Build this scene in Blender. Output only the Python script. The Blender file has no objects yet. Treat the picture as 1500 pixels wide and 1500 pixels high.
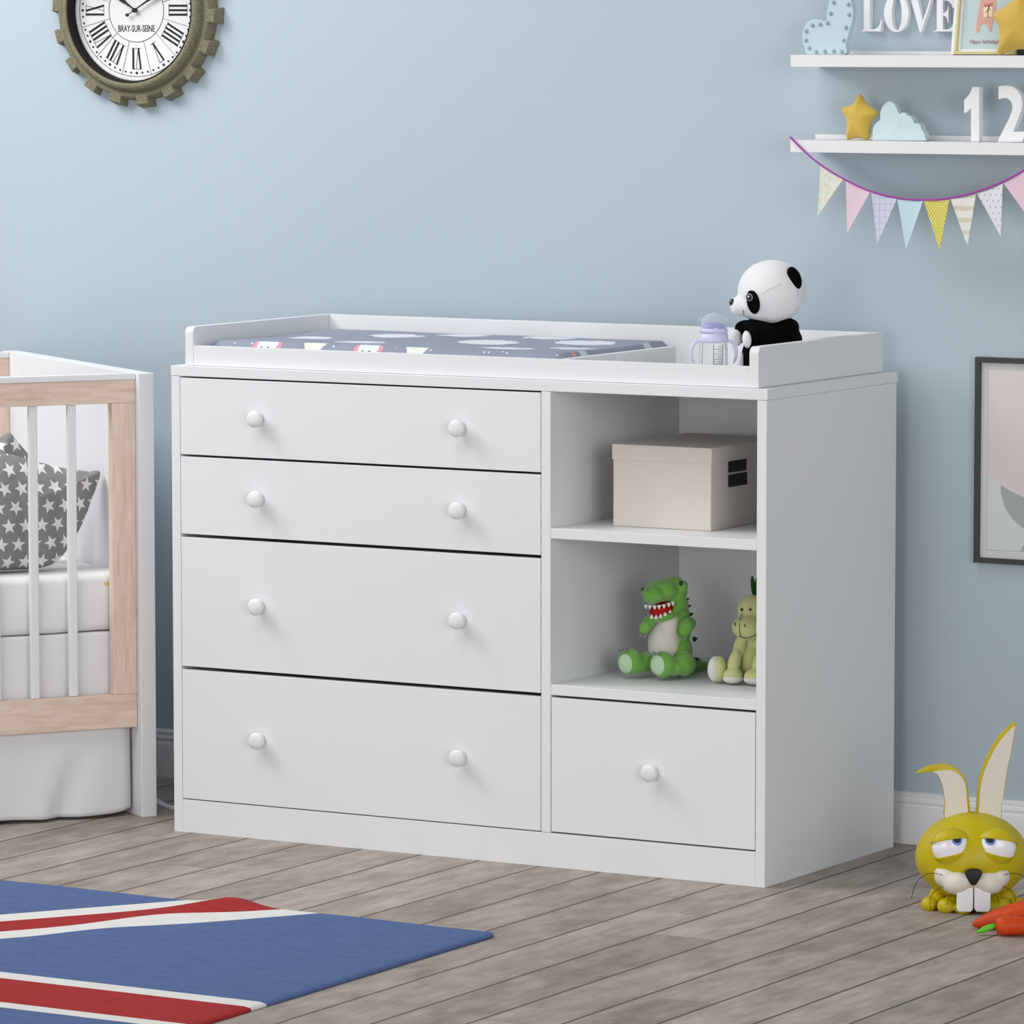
import bpy, bmesh, math, random
from mathutils import Vector, Matrix, noise
random.seed(7)
SC = bpy.context.scene
COL = SC.collection
PI = math.pi

# ------------------------------------------------------------------ camera
CAM = Vector((4.49154956, -7.49710877, 1.45196155))
YAW, PITCH, ROLL, FPX = .529223155, .0962527153, -.00049379992, 7413.8987
fw = Vector((-math.sin(YAW)*math.cos(PITCH), math.cos(YAW)*math.cos(PITCH), -math.sin(PITCH)))
r0 = Vector((math.cos(YAW), math.sin(YAW), 0)); u0 = r0.cross(fw)
rt = r0*math.cos(ROLL)+u0*math.sin(ROLL); up = -r0*math.sin(ROLL)+u0*math.cos(ROLL)
cd = bpy.data.cameras.new('camera'); co = bpy.data.objects.new('camera', cd); COL.objects.link(co)
co.matrix_world = Matrix(((rt.x, up.x, -fw.x, CAM.x), (rt.y, up.y, -fw.y, CAM.y), (rt.z, up.z, -fw.z, CAM.z), (0, 0, 0, 1)))
cd.sensor_width = 36; cd.sensor_fit = 'HORIZONTAL'; cd.lens = 36*FPX/1500; cd.clip_end = 100
SC.camera = co

# ------------------------------------------------------------------ light
wd = bpy.data.worlds.new('world'); SC.world = wd; wd.use_nodes = True
bg = wd.node_tree.nodes['Background']; bg.inputs[0].default_value = (.93, .97, 1, 1); bg.inputs[1].default_value = .10
def area(name, loc, target, size, power, color=(1, 1, 1)):
    l = bpy.data.lights.new(name, 'AREA'); l.shape = 'SQUARE'; l.size = size; l.energy = power; l.color = color
    o = bpy.data.objects.new(name, l); COL.objects.link(o); o.location = loc
    o.rotation_euler = (Vector(target)-Vector(loc)).to_track_quat('-Z', 'Y').to_euler()
area('window_light', (-2.3, -1.0, 2.9), (-.5, .5, 1.0), 1.3, 66)
area('ceiling_light', (-1.9, -3.0, 3.3), (-.1, .3, .7), 2.2, 18)
area('ceiling_light', (-.3, -1.8, 4.0), (0, 0, 0), 2.0, 46)
area('front_fill_light', (.5, -6.5, 1.2), (.2, .3, .6), 2.5, 64)  # added fill from the front for the open shelves, no window known there
area('low_fill_light', (1.6, -5.5, .9), (-.4, .5, .4), 1.2, 24)  # added low fill, no real lamp behind it
area('right_fill_light', (5.5, -4.5, 1.5), (.4, .2, .5), 2.5, 110)  # added fill brightening the dresser's right side, not a known window
area('side_fill_light', (5.0, -1.5, 1.6), (.6, .2, .6), 2.0, 18)  # second added fill from the right, source made up
vs = SC.view_settings
vs.view_transform = 'Standard'; vs.look = 'None'; vs.gamma = 1; vs.use_curve_mapping = False; vs.exposure = 0

# ------------------------------------------------------------------ helpers
def at(px, py, Y=None, Z=None):
    """point of the place seen at photo position (px,py), on the plane y=Y or z=Z"""
    d = fw+rt*((px-750)/FPX)-up*((py-750)/FPX)
    t = (Y-CAM.y)/d.y if Y is not None else (Z-CAM.z)/d.z
    return CAM+d*t
def lin(c):
    return c/12.92 if c <= .04045 else ((c+.055)/1.055)**2.4
def rgb(r, g, b):
    return (lin(r/255), lin(g/255), lin(b/255), 1)
def mat(name, col, rough=.5, spec=.4, sheen=0, metal=0):
    m = bpy.data.materials.new(name); m.use_nodes = True
    b = m.node_tree.nodes['Principled BSDF']
    b.inputs['Base Color'].default_value = col; b.inputs['Roughness'].default_value = rough
    b.inputs['Specular IOR Level'].default_value = spec; b.inputs['Metallic'].default_value = metal
    if sheen: b.inputs['Sheen Weight'].default_value = sheen
    return m
class X:                                    # arithmetic on shader sockets
    def __init__(s, nt, v): s.nt, s.v = nt, v
    def op(s, o, *a):
        n = s.nt.nodes.new('ShaderNodeMath'); n.operation = o
        for i, w in enumerate((s,)+a):
            w = w.v if isinstance(w, X) else w
            if isinstance(w, (int, float)): n.inputs[i].default_value = w
            else: s.nt.links.new(w, n.inputs[i])
        return X(s.nt, n.outputs[0])
    def __add__(s, o): return s.op('ADD', o)
    __radd__ = __add__
    def __sub__(s, o): return s.op('SUBTRACT', o)
    def __rsub__(s, o): return (s*-1.)+o
    def __mul__(s, o): return s.op('MULTIPLY', o)
    __rmul__ = __mul__
    def __truediv__(s, o): return s.op('DIVIDE', o)
    def lt(s, o): return s.op('LESS_THAN', o)
    def gt(s, o): return s.op('GREATER_THAN', o)
    def floor(s): return s.op('FLOOR')
    def frac(s): return s.op('FRACT')
    def abs(s): return s.op('ABSOLUTE')
    def sin(s): return s.op('SINE')
    def mx(s, o): return s.op('MAXIMUM', o)
    def mn(s, o): return s.op('MINIMUM', o)
class SH:
    def __init__(s, m):
        s.m, s.nt = m, m.node_tree; s.b = s.nt.nodes['Principled BSDF']
        n = s.nt.nodes.new('ShaderNodeTexCoord'); s.obj = n.outputs['Object']; s.uvs = n.outputs['UV']
    def xyz(s, sock=None):
        n = s.nt.nodes.new('ShaderNodeSeparateXYZ'); s.nt.links.new(sock or s.obj, n.inputs[0])
        return [X(s.nt, n.outputs[i]) for i in range(3)]
    def comb(s, x, y, z):
        n = s.nt.nodes.new('ShaderNodeCombineXYZ')
        for i, w in enumerate((x, y, z)):
            if isinstance(w, X): s.nt.links.new(w.v, n.inputs[i])
            else: n.inputs[i].default_value = w
        return n.outputs[0]
    def noise(s, vec, scale=5, detail=3, rough=.5):
        n = s.nt.nodes.new('ShaderNodeTexNoise'); n.inputs['Scale'].default_value = scale
        n.inputs['Detail'].default_value = detail; n.inputs['Roughness'].default_value = rough
        s.nt.links.new(vec, n.inputs['Vector']); return X(s.nt, n.outputs['Fac'])
    def white(s, vec):
        n = s.nt.nodes.new('ShaderNodeTexWhiteNoise'); s.nt.links.new(vec, n.inputs['Vector']); return X(s.nt, n.outputs['Value'])
    def mix(s, f, a, b):
        n = s.nt.nodes.new('ShaderNodeMix'); n.data_type = 'RGBA'
        f = f.v if isinstance(f, X) else f
        if isinstance(f, (int, float)): n.inputs[0].default_value = f
        else: s.nt.links.new(f, n.inputs[0])
        for w, i in ((a, 6), (b, 7)):
            if isinstance(w, tuple): n.inputs[i].default_value = w
            else: s.nt.links.new(w, n.inputs[i])
        return n.outputs[2]
    def color(s, c): s.nt.links.new(c, s.b.inputs['Base Color'])
    def bump(s, h, dist=.001, strength=.5):
        n = s.nt.nodes.new('ShaderNodeBump'); n.inputs['Distance'].default_value = dist; n.inputs['Strength'].default_value = strength
        s.nt.links.new(h.v, n.inputs['Height']); s.nt.links.new(n.outputs[0], s.b.inputs['Normal'])

class MB:                                   # collects shapes into one mesh
    def __init__(s): s.v, s.f, s.sm = [], [], []
    def add(s, vs, fs, M=None, smooth=False):
        o = len(s.v)
        for p in vs:
            p = Vector(p); s.v.append(M @ p if M else p)
        for f in fs: s.f.append([i+o for i in f]); s.sm.append(smooth)
        return s
    def box(s, x0, x1, y0, y1, z0, z1, M=None):
        return s.add([(x, y, z) for z in (z0, z1) for y in (y0, y1) for x in (x0, x1)],
                     [(0, 2, 3, 1), (4, 5, 7, 6), (0, 1, 5, 4), (2, 6, 7, 3), (0, 4, 6, 2), (1, 3, 7, 5)], M)
    def prism(s, pts, y0, y1, M=None):      # outline in x,z pushed along y
        a = sum(pts[i][0]*pts[(i+1) % len(pts)][1]-pts[(i+1) % len(pts)][0]*pts[i][1] for i in range(len(pts)))
        if a < 0: pts = pts[::-1]
        n = len(pts)
        return s.add([(x, y0, z) for x, z in pts]+[(x, y1, z) for x, z in pts],
                     [list(range(n)), list(range(2*n-1, n-1, -1))]+[(i, i+n, (i+1) % n+n, (i+1) % n) for i in range(n)], M)
    def lathe(s, prof, n=32, M=None, smooth=True):   # profile of (radius, height) round z
        vs = [(r*math.cos(2*PI*i/n), r*math.sin(2*PI*i/n), z) for r, z in prof for i in range(n)]
        fs = [(k*n+i, k*n+(i+1) % n, (k+1)*n+(i+1) % n, (k+1)*n+i) for k in range(len(prof)-1) for i in range(n)]
        return s.add(vs, fs, M, smooth)
    def ell(s, c, R, M=None, n=24, m=14):
        c = Vector(c); vs = [c+Vector((0, 0, -R[2]))]; fs = []
        for j in range(1, m):
            t = -PI/2+PI*j/m
            vs += [c+Vector((R[0]*math.cos(t)*math.cos(2*PI*i/n), R[1]*math.cos(t)*math.sin(2*PI*i/n), R[2]*math.sin(t))) for i in range(n)]
        vs.append(c+Vector((0, 0, R[2]))); L = len(vs)-1
        for i in range(n):
            fs.append((0, 1+(i+1) % n, 1+i)); fs.append((L, L-n+i, L-n+(i+1) % n))
            for j in range(m-2): fs.append((1+j*n+i, 1+j*n+(i+1) % n, 1+(j+1)*n+(i+1) % n, 1+(j+1)*n+i))
        return s.add(vs, fs, M, True)
    def tube(s, pts, r, n=8, M=None, closed=False):
        pts = [Vector(p) for p in pts]; N = len(pts); rr = r if isinstance(r, (list, tuple)) else [r]*N
        vs = []; ref = None
        for k in range(N):
            a = pts[(k+1) % N] if closed else pts[min(k+1, N-1)]; b = pts[k-1] if closed else pts[max(k-1, 0)]
            t = (a-b).normalized()
            if ref is None: ref = t.orthogonal().normalized()
            ref = (ref-t*ref.dot(t)).normalized(); w = t.cross(ref)
            vs += [pts[k]+(ref*math.cos(2*PI*i/n)+w*math.sin(2*PI*i/n))*rr[k] for i in range(n)]
        fs = [(k*n+i, k*n+(i+1) % n, ((k+1) % N)*n+(i+1) % n, ((k+1) % N)*n+i) for k in range(N if closed else N-1) for i in range(n)]
        if not closed: fs += [list(range(n))[::-1], [(N-1)*n+i for i in range(n)]]
        return s.add(vs, fs, M, True)
    def puff(s, out, H, M=None, rings=9, flat=0.):     # stuffed cushion from an outline in x,z
        n = len(out); vs = []; fs = []; cx = sum(p[0] for p in out)/n; cz = sum(p[1] for p in out)/n
        for sgn in (-1, 1):
            o = len(vs)
            for k in range(rings):
                q = 1-(k/rings)**1.3
                vs += [(cx+(x-cx)*q, sgn*H*(1-q**2.4)**.62, cz+(z-cz)*q) for x, z in out]
            vs.append((cx, sgn*H, cz))
            for k in range(rings-1):
                for i in range(n):
                    f = (o+k*n+i, o+k*n+(i+1) % n, o+(k+1)*n+(i+1) % n, o+(k+1)*n+i); fs.append(f if sgn < 0 else f[::-1])
            for i in range(n):
                f = (o+(rings-1)*n+i, o+(rings-1)*n+(i+1) % n, o+rings*n); fs.append(f if sgn < 0 else f[::-1])
        return s.add(vs, fs, M, True)
    def build(s, name, m, parent=None, bevel=0, seg=2, sub=0, weld=False, smooth=None):
        me = bpy.data.meshes.new(name); me.from_pydata([tuple(p) for p in s.v], [], s.f); me.update()
        for p, k in zip(me.polygons, s.sm): p.use_smooth = k if smooth is None else smooth
        bm = bmesh.new(); bm.from_mesh(me)
        if weld: bmesh.ops.remove_doubles(bm, verts=bm.verts, dist=1e-5)
        bmesh.ops.recalc_face_normals(bm, faces=bm.faces); bm.to_mesh(me); bm.free()
        me.materials.append(m)
        o = bpy.data.objects.new(name, me); COL.objects.link(o)
        if parent: o.parent = parent
        if bevel:
            d = o.modifiers.new('bevel', 'BEVEL'); d.width = bevel; d.segments = seg; d.limit_method = 'ANGLE'; d.angle_limit = .6
        if sub:
            d = o.modifiers.new('subsurf', 'SUBSURF'); d.levels = d.render_levels = sub
        return o
    def blob(s, name, m, parent=None, vox=.003, it=6):   # melt the shapes into one skin
        o = s.build(name, m, parent)
        d = o.modifiers.new('remesh', 'REMESH'); d.mode = 'VOXEL'; d.voxel_size = vox; d.use_smooth_shade = True
        d = o.modifiers.new('smooth', 'SMOOTH'); d.factor = .6; d.iterations = it
        return o
def thing(name, label, cat, loc=(0, 0, 0), rz=0, group=None):
    o = bpy.data.objects.new(name, None); COL.objects.link(o); o.empty_display_size = .05
    o.location = loc; o.rotation_euler = (0, 0, rz)
    return tag(o, label, cat, group)
def tag(o, label, cat, group=None):
    o['label'] = label; o['category'] = cat
    if group: o['group'] = group
    return o
def struct(o): o['kind'] = 'structure'; return o
def catmull(P, n=8, closed=True):
    P = [Vector(p) for p in P]; N = len(P); out = []
    for i in range(N if closed else N-1):
        if closed: a, b, c, d = P[i-1], P[i], P[(i+1) % N], P[(i+2) % N]
        else: a, b, c, d = P[max(i-1, 0)], P[i], P[i+1], P[min(i+2, N-1)]
        for k in range(n):
            t = k/n; out.append(.5*((2*b)+(c-a)*t+(2*a-5*b+4*c-d)*t*t+(3*b-a-3*c+d)*t**3))
    if not closed: out.append(P[-1])
    return [tuple(p) for p in out]
def patch(mb, C, R, f, eps=.0007, rings=8, n=36, M=None):
    """thin skin on the viewer-side (-y) of an ellipsoid; f(t) -> (dx,dz) outline about centre f(None)"""
    C = Vector(C); o = f(None); vs = []
    def sy(dx, dz):
        q = 1-(dx/R[0])**2-(dz/R[2])**2
        p = Vector((dx, -R[1]*math.sqrt(max(q, .0)), dz))
        nn = Vector((p.x/R[0]**2, p.y/R[1]**2, p.z/R[2]**2)).normalized()
        return p, nn
    p, nn = sy(*o); vs.append(C+p+nn*eps)
    for k in range(1, rings+2):
        q = min(k, rings)/rings
        for i in range(n):
            e = f(2*PI*i/n); p, nn = sy(o[0]+(e[0]-o[0])*q, o[1]+(e[1]-o[1])*q)
            vs.append(C+p+nn*(eps if k <= rings else -eps))
    fs = [(0, 1+i, 1+(i+1) % n) for i in range(n)]
    fs += [(1+k*n+i, 1+(k+1)*n+i, 1+(k+1)*n+(i+1) % n, 1+k*n+(i+1) % n) for k in range(rings) for i in range(n)]
    return mb.add(vs, fs, M, True)
def ellf(cx, cz, rx, rz, rot=0):
    c, s = math.cos(rot), math.sin(rot)
    def f(t):
        if t is None: return (cx, cz)
        a, b = rx*math.cos(t), rz*math.sin(t); return (cx+a*c-b*s, cz+a*s+b*c)
    return f
def text_mesh(txt, size, xs=1.):
    cu = bpy.data.curves.new('lettering', 'FONT'); cu.body = txt; cu.size = size; cu.align_x = 'CENTER'; cu.resolution_u = 3; cu.extrude = .0003
    o = bpy.data.objects.new('lettering', cu); COL.objects.link(o)
    me = bpy.data.meshes.new_from_object(o.evaluated_get(bpy.context.evaluated_depsgraph_get()))
    bpy.data.objects.remove(o); bpy.data.curves.remove(cu)
    mb = MB(); mb.add([(v.co.x*xs, -v.co.z, v.co.y) for v in me.vertices], [list(p.vertices) for p in me.polygons])
    bpy.data.meshes.remove(me); return mb

# ------------------------------------------------------------------ materials
WHITE = mat('white_lacquer', (.785, .795, .812, 1), .42, .35)
WHITE2 = mat('white_satin', (.80, .803, .82, 1), .5, .3)
BLACK = mat('black_plush', (.0022, .0022, .0026, 1), .95, .06)
wall_m = mat('blue_wall_paint', rgb(175, 189.5, 198.5), .75, .2)
s = SH(wall_m); s.bump(s.noise(s.obj, 240, 3), .0004, .25)
floor_m = mat('grey_floorboards', (.3, .27, .24, 1), .55, .3)
s = SH(floor_m); x, y, z = s.xyz()
k = (x-.04)/.1205; pi_ = k.floor(); fx = k.frac()
rnd = s.white(s.comb(pi_, 3.7, 0.)); yy = (y+rnd*1.9)/1.35; pj = yy.floor(); fy = yy.frac()
tone = s.white(s.comb(pi_, pj, 9.))
gv = s.comb(x*1.0+tone*3., y*.16, tone*7.)
g1 = s.noise(gv, 55, 5, .62); g2 = s.noise(s.comb(x+tone*5., y*.42, tone*3.), 19, 5, .66); g3 = s.noise(s.comb(x*.9+tone*8., y*.3, 0.), 5, 3, .5)
c = s.mix(((g2-.5)*2.1+(tone-.5)*.32+.5+(g3-.5)*.9).mx(0.).mn(1.), rgb(133, 122, 112), rgb(188, 176, 166))
c = s.mix(((g1-.42)*1.5).mx(0.).mn(.55), c, rgb(122, 110, 101))
edge = fx.mn(1.-fx)*.1205; endj = fy.mn(1.-fy)*1.35
seam = ((.0038-edge)/.0024).mx(0.).mn(1.)
jn = ((.0016-endj)/.0014).mx(0.).mn(1.)*.7
c = s.mix(seam.mx(jn)*.88, c, rgb(60, 48, 39)); s.color(c)
s.bump((g1*.25)-seam.mx(jn), .0016, .5)
wood_m = mat('pale_oak', rgb(222, 200, 180), .5, .3)
def wood(m, a, b, horiz=True):
    s = SH(m); x, y, z = s.xyz()
    v = s.comb(x*.12, y, z) if horiz else s.comb(x, y, z*.1)
    g = s.noise(v, 120, 4, .6); h = s.noise(v, 24, 3, .55)
    s.color(s.mix(((g-.5)*1.5+(h-.5)*1.2+.5).mx(0.).mn(1.), a, b)); s.bump(g, .0004, .3)
wood(wood_m, rgb(208, 180, 158), rgb(240, 221, 206))
wood_v = mat('pale_oak_upright', rgb(222, 200, 180), .5, .3); wood(wood_v, rgb(208, 180, 158), rgb(240, 221, 206), False)

# ------------------------------------------------------------------ room
WY = .552
struct(MB().box(-4.5, 6.5, -9.5, WY+.1, -.05, 0).build('floor', floor_m))
struct(MB().box(-4.5, 6.5, WY, WY+.1, 0, 2.7).build('wall_back', wall_m))
bbp = [(0, 0), (.016, 0), (.016, .062), (.0155, .066), (.012, .067), (.0115, .071), (.0135, .0735), (.0145, .0765), (.013, .0795), (.010, .0805), (.0095, .083), (.011, .085), (.0115, .088), (.009, .0905), (.006, .0925), (0, .0925)]
mb = MB(); n = len(bbp)
mb.add([(xx, WY-a, b) for xx in (-4.5, 6.5) for a, b in bbp], [(i, (i+1) % n, n+(i+1) % n, n+i) for i in range(n)]+[list(range(n)), list(range(n, 2*n))])
struct(mb.build('baseboard_back', WHITE2))

# ------------------------------------------------------------------ dresser
H = .8429
dr = thing('dresser', 'large white dresser with five drawers and two open shelves against the blue wall', 'dresser')
B = .0008
MB().box(-.6005, .6015, -.0005, .495, .8246, H).build('top_panel', WHITE, dr, B)
MB().box(-.6, -.582, 0, .494, 0, .8242).build('side_panel', WHITE, dr, B)
MB().box(.582, .6, 0, .494, 0, .8242).build('side_panel', WHITE, dr, B)
MB().box(.1648, .1832, 0, .46, .0605, .8242).build('divider_panel', WHITE, dr, B)
MB().box(-.5818, .5818, .462, .474, .02, .8242).build('back_panel', WHITE, dr)
MB().box(-.5818, .5818, .0002, .018, 0, .0600).build('plinth', WHITE, dr, B)
MB().box(.1834, .5818, .0004, .461, .5712, .589).build('shelf', WHITE, dr, B)
MB().box(.1834, .5818, .0004, .461, .3006, .3184).build('shelf', WHITE, dr, B)
MB().box(-.5818, .5818, .03, .461, .04, .052).build('bottom_panel', WHITE, dr)
knob_prof = [(0, .0235), (.006, .0233), (.011, .0222), (.0142, .0200), (.0152, .0176), (.0148, .0160), (.0128, .0150), (.0145, .0135), (.0146, .0112), (.0125, .0098), (.0078, .0085), (.0072, .004), (.0095, .0002), (0, 0)]
knob_me = None
def knob(par, x, z):
    global knob_me
    if not knob_me:
        o = MB().lathe(knob_prof, 36, Matrix.Rotation(PI/2, 4, 'X')).build('knob', WHITE2, par); knob_me = o.data
    else:
        o = bpy.data.objects.new('knob', knob_me); COL.objects.link(o); o.parent = par
    o.location = (x, .0, z)
def drawer(x0, x1, z0, z1, kn):
    d = MB().box(x0, x1, .0, .017, z0, z1).build('drawer', WHITE, dr, B)
    q = MB(); a, b, e, f = x0+.012, x1-.012, z0+.012, z1-.03
    q.box(a, b, .0172, .42, e, e+.008); q.box(a, a+.012, .0172, .42, e+.008, f); q.box(b-.012, b, .0172, .42, e+.008, f); q.box(a+.012, b-.012, .408, .42, e+.008, f)
    q.build('drawer_box', WHITE, d)
    for xx, zz in kn: knob(d, xx, zz)
for z0, z1, kz in ((.6845, .8215, .755), (.5415, .6803, .612), (.3025, .5355, .42), (.062, .2962, .1795)):
    drawer(-.5808, .1634, z0, z1, ((-.4118, kz), (.0047, kz)))
drawer(.1848, .5806, .063, .2962, ((.3857, .1815),))

# ------------------------------------------------------------------ changing tray on top
tr = thing('changing_tray', 'white changing tray with raised sides on top of the dresser', 'changing tray', (0, .012, H+.0004))
def side(x0, x1):
    L, h, r = .470, .0692, .012
    p = [(0, 0), (L, 0), (L, h)]+[(r-r*math.sin(a*PI/16), h-r+r*math.cos(a*PI/16)) for a in range(9)]
    M = Matrix(((0, 1, 0, 0), (1, 0, 0, 0), (0, 0, 1, 0), (0, 0, 0, 1)))
    return MB().prism(p, x0, x1, M)
side(-.5775, -.5605).build('side_panel', WHITE, tr, B)
side(.5605, .578).build('side_panel', WHITE, tr, B)
MB().box(-.5603, .5603, .0005, .016, 0, .0356).build('front_rail', WHITE, tr, B)
MB().box(-.5603, .5603, .455, .4695, 0, .0690).build('back_panel', WHITE, tr, B)
MB().box(.188, .203, .0165, .402, 0, .0362).build('divider', WHITE, tr, B)
# pad
pad_m = mat('printed_pad_fabric', rgb(112, 118, 142), .6, .3)
s = SH(pad_m); x, y, z = s.xyz()
def em(cx, cy, rx, ry, X_=None, Y_=None):
    a = ((X_ or x)-cx)/rx; b = ((Y_ or y)-cy)/ry
    return (a*a+b*b).lt(1.)
nz = s.noise(s.obj, 60, 2)
c = s.mix((s.noise(s.obj, 5, 2)), rgb(138, 143, 162), rgb(152, 157, 174))
m_ = None
for cx, cy, rx, ry in ((-.30, .12, .05, .045), (-.10, .24, .055, .05), (-.33, .30, .05, .04), (.02, .10, .05, .03), (.06, .30, .06, .045), (.115, .16, .045, .03), (-.22, .36, .05, .03), (-.45, .2, .04, .035), (-.05, .37, .05, .03)):
    e = em(cx, cy, rx, ry, x+(nz-.5)*.05, y+(nz-.5)*.03); m_ = e if m_ is None else m_.mx(e)
c = s.mix(m_*z.gt(.012), c, rgb(226, 228, 236))
for bx in (-.425, -.213):                     # little printed faces and cups along the front edge
    c = s.mix(em(bx, .038, .030, .012, x, z)*y.lt(-.0+.03), c, rgb(226, 152, 168))
    c = s.mix(em(bx, .040, .021, .013, x, z)*y.lt(.03), c, rgb(226, 236, 238))
    c = s.mix(em(bx+.004, .034, .003, .002, x, z)*y.lt(.03), c, rgb(90, 100, 120))
    c = s.mix(em(bx-.010, .034, .003, .002, x, z)*y.lt(.03), c, rgb(90, 100, 120))
    q = bx+.098
    c = s.mix(((x-q).abs().lt((z-.02)*.7+.006))*z.gt(.03)*z.lt(.046)*y.lt(.03), c, rgb(232, 232, 222))
cell = s.white(s.comb((x*110.).floor(), (y*110.).floor(), (z*110.).floor()))
dd = ((x*110.).frac()-.5); de = ((z*110.).frac()-.5)
c = s.mix(cell.gt(.86)*(dd*dd+de*de).lt(.05)*y.lt(.02), c, rgb(225, 228, 236))
c = s.mix((y-.10).abs().lt(.012)*x.gt(.165), c, rgb(200, 212, 216))
c = s.mix((y-.066).abs().lt(.006)*x.gt(.165), c, rgb(224, 150, 140))
c = s.mix((y-.33).abs().lt(.012)*x.gt(.165), c, rgb(206, 216, 218))
s.color(c)
po = MB(); nx, ny = 48, 20; PX0, PX1, PY0, PY1 = -.545, .1862, .0, .41
vs_, fs_ = [], []
def sq(t): return math.copysign(abs(t)**.5, t)
for top in (0, 1):
    for j in range(ny+1):
        for i in range(nx+1):
            u_, w_ = i/nx, j/ny; X_, Y_ = PX0+(PX1-PX0)*u_, PY0+(PY1-PY0)*w_
            d_ = min(X_-PX0, PX1-X_, Y_-PY0, PY1-Y_); r_ = .02
            h_ = .022*math.sqrt(max(0, 1-(1-min(d_/r_, 1))**2))
            sag = .004*(1-min(1, abs(Y_-.2)/.2))
            vs_.append((X_, Y_, .0225+(h_-sag+.0012*noise.noise((X_*9, Y_*9, 1)) if top else -h_)))
    o_ = top*(nx+1)*(ny+1)
    for j in range(ny):
        for i in range(nx):
            a = o_+j*(nx+1)+i; f = (a, a+1, a+nx+2, a+nx+1); fs_.append(f if top else f[::-1])
po.add(vs_, fs_, None, True)
pad = po.build('changing_pad', pad_m, None, weld=True); pad.location = (0, .0315, H+.0008)
tag(pad, 'grey blue printed changing pad lying in the white tray', 'changing pad')

# ------------------------------------------------------------------ storage box on the upper shelf
cream = mat('cream_card', rgb(216, 209, 200), .7, .25); dark = mat('dark_slot', (.012, .012, .011, 1), .6, .3)
bx = thing('storage_box', 'cream lidded storage box on the upper open shelf of the dresser', 'box', (.2565, .088, .5894))
MB().box(0, .1905, .0015, .272, 0, .1395).build('box_body', cream, bx, .001)
MB().box(-.0018, .1923, 0, .2735, .1146, .1418).build('lid', cream, bx, .001)
MB().box(.1900, .1929, .064, .1275, .0955, .1146).build('handle_slot', dark, bx)
MB().box(.1900, .1929, .064, .130, .0705, .0915).build('handle_slot', dark, bx)

# ------------------------------------------------------------------ crib
P0 = Vector((-.724, .1263, 0)); CA = math.radians(56); L_ = -1.15
cr = thing('crib', 'white crib with pale oak rails and white bars left of the dresser', 'crib', P0, CA)
EH = .8174
MB().box(-.030, 0, 0, .72, 0, EH).build('end_panel', WHITE2, cr, .0015)
MB().box(L_-.03, L_, 0, .72, 0, EH).build('end_panel', WHITE2, cr, .0015)
def cribside(v0, v1):
    MB().box(L_+.0005, -.0305, v0-.002, v1+.002, .806, .8170).build('top_cap', WHITE2, cr, .001)
    MB().box(L_+.0005, -.0305, v0, v1, .763, .8058).build('top_rail', wood_m, cr, .001)
    MB().box(L_+.0005, -.0305, v0, v1, .166, .228).build('bottom_rail', wood_m, cr, .0015)
    for a, b in ((-.0765, -.0305), (L_+.0005, L_+.047)):
        MB().box(a, b, v0, v1, .2282, .7628).build('stile', wood_v, cr, .001)
    k = 0; a = -.1519
    while a > L_+.06:
        MB().box(a-.0086, a+.0086, (v0+v1)/2-.005, (v0+v1)/2+.005, .2282, .7628).build('bar', WHITE2, cr, .003, 3); a -= .0745
cribside(.016, .036); cribside(.684, .704)
# mattress
sheet_m = mat('white_sheet', rgb(232, 232, 232), .8, .2)
s = SH(sheet_m); x, y, z = s.xyz()
c = s.mix(em(-.19, .02, .05, .014), rgb(232, 232, 233), rgb(222, 212, 188)); c = s.mix(em(-.20, .445, .004, .005, x, z)*y.lt(0.02), c, rgb(150, 140, 135))
c = s.mix(em(-.072, .43, .012, .005, x, z), c, rgb(214, 206, 150)); s.color(c)
mt = thing('crib_mattress', 'white two-layer crib mattress seen behind the crib bars', 'mattress', P0, CA)
def soft(x0, x1, y0, y1, z0, z1, r, amp, seed):
    q = MB(); bm = bmesh.new(); bmesh.ops.create_cube(bm, size=1)
    for v in bm.verts: v.co = ((x0+x1)/2+v.co.x*(x1-x0), (y0+y1)/2+v.co.y*(y1-y0), (z0+z1)/2+v.co.z*(z1-z0))
    bmesh.ops.bevel(bm, geom=bm.edges[:], offset=r, segments=5, profile=.5, affect='EDGES')
    bmesh.ops.subdivide_edges(bm, edges=[e for e in bm.edges if e.calc_length() > .2], cuts=24, use_grid_fill=True)
    for v in bm.verts:
        v.co += Vector((0, 1, 1))*amp*noise.noise(v.co*9+Vector((seed, 0, 0)))
    bm.verts.index_update(); q.add([v.co.copy() for v in bm.verts], [[v.index for v in f.verts] for f in bm.faces], None, True); bm.free(); return q
soft(L_+.004, -.034, .044, .676, .3425, .449, .016, .002, 1).build('fitted_sheet', sheet_m, mt)
soft(L_+.004, -.034, .044, .676, .200, .3415, .006, .002, 5).build('base_layer', mat('white_mattress_ticking', rgb(228, 228, 230), .8, .2), mt)
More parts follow.
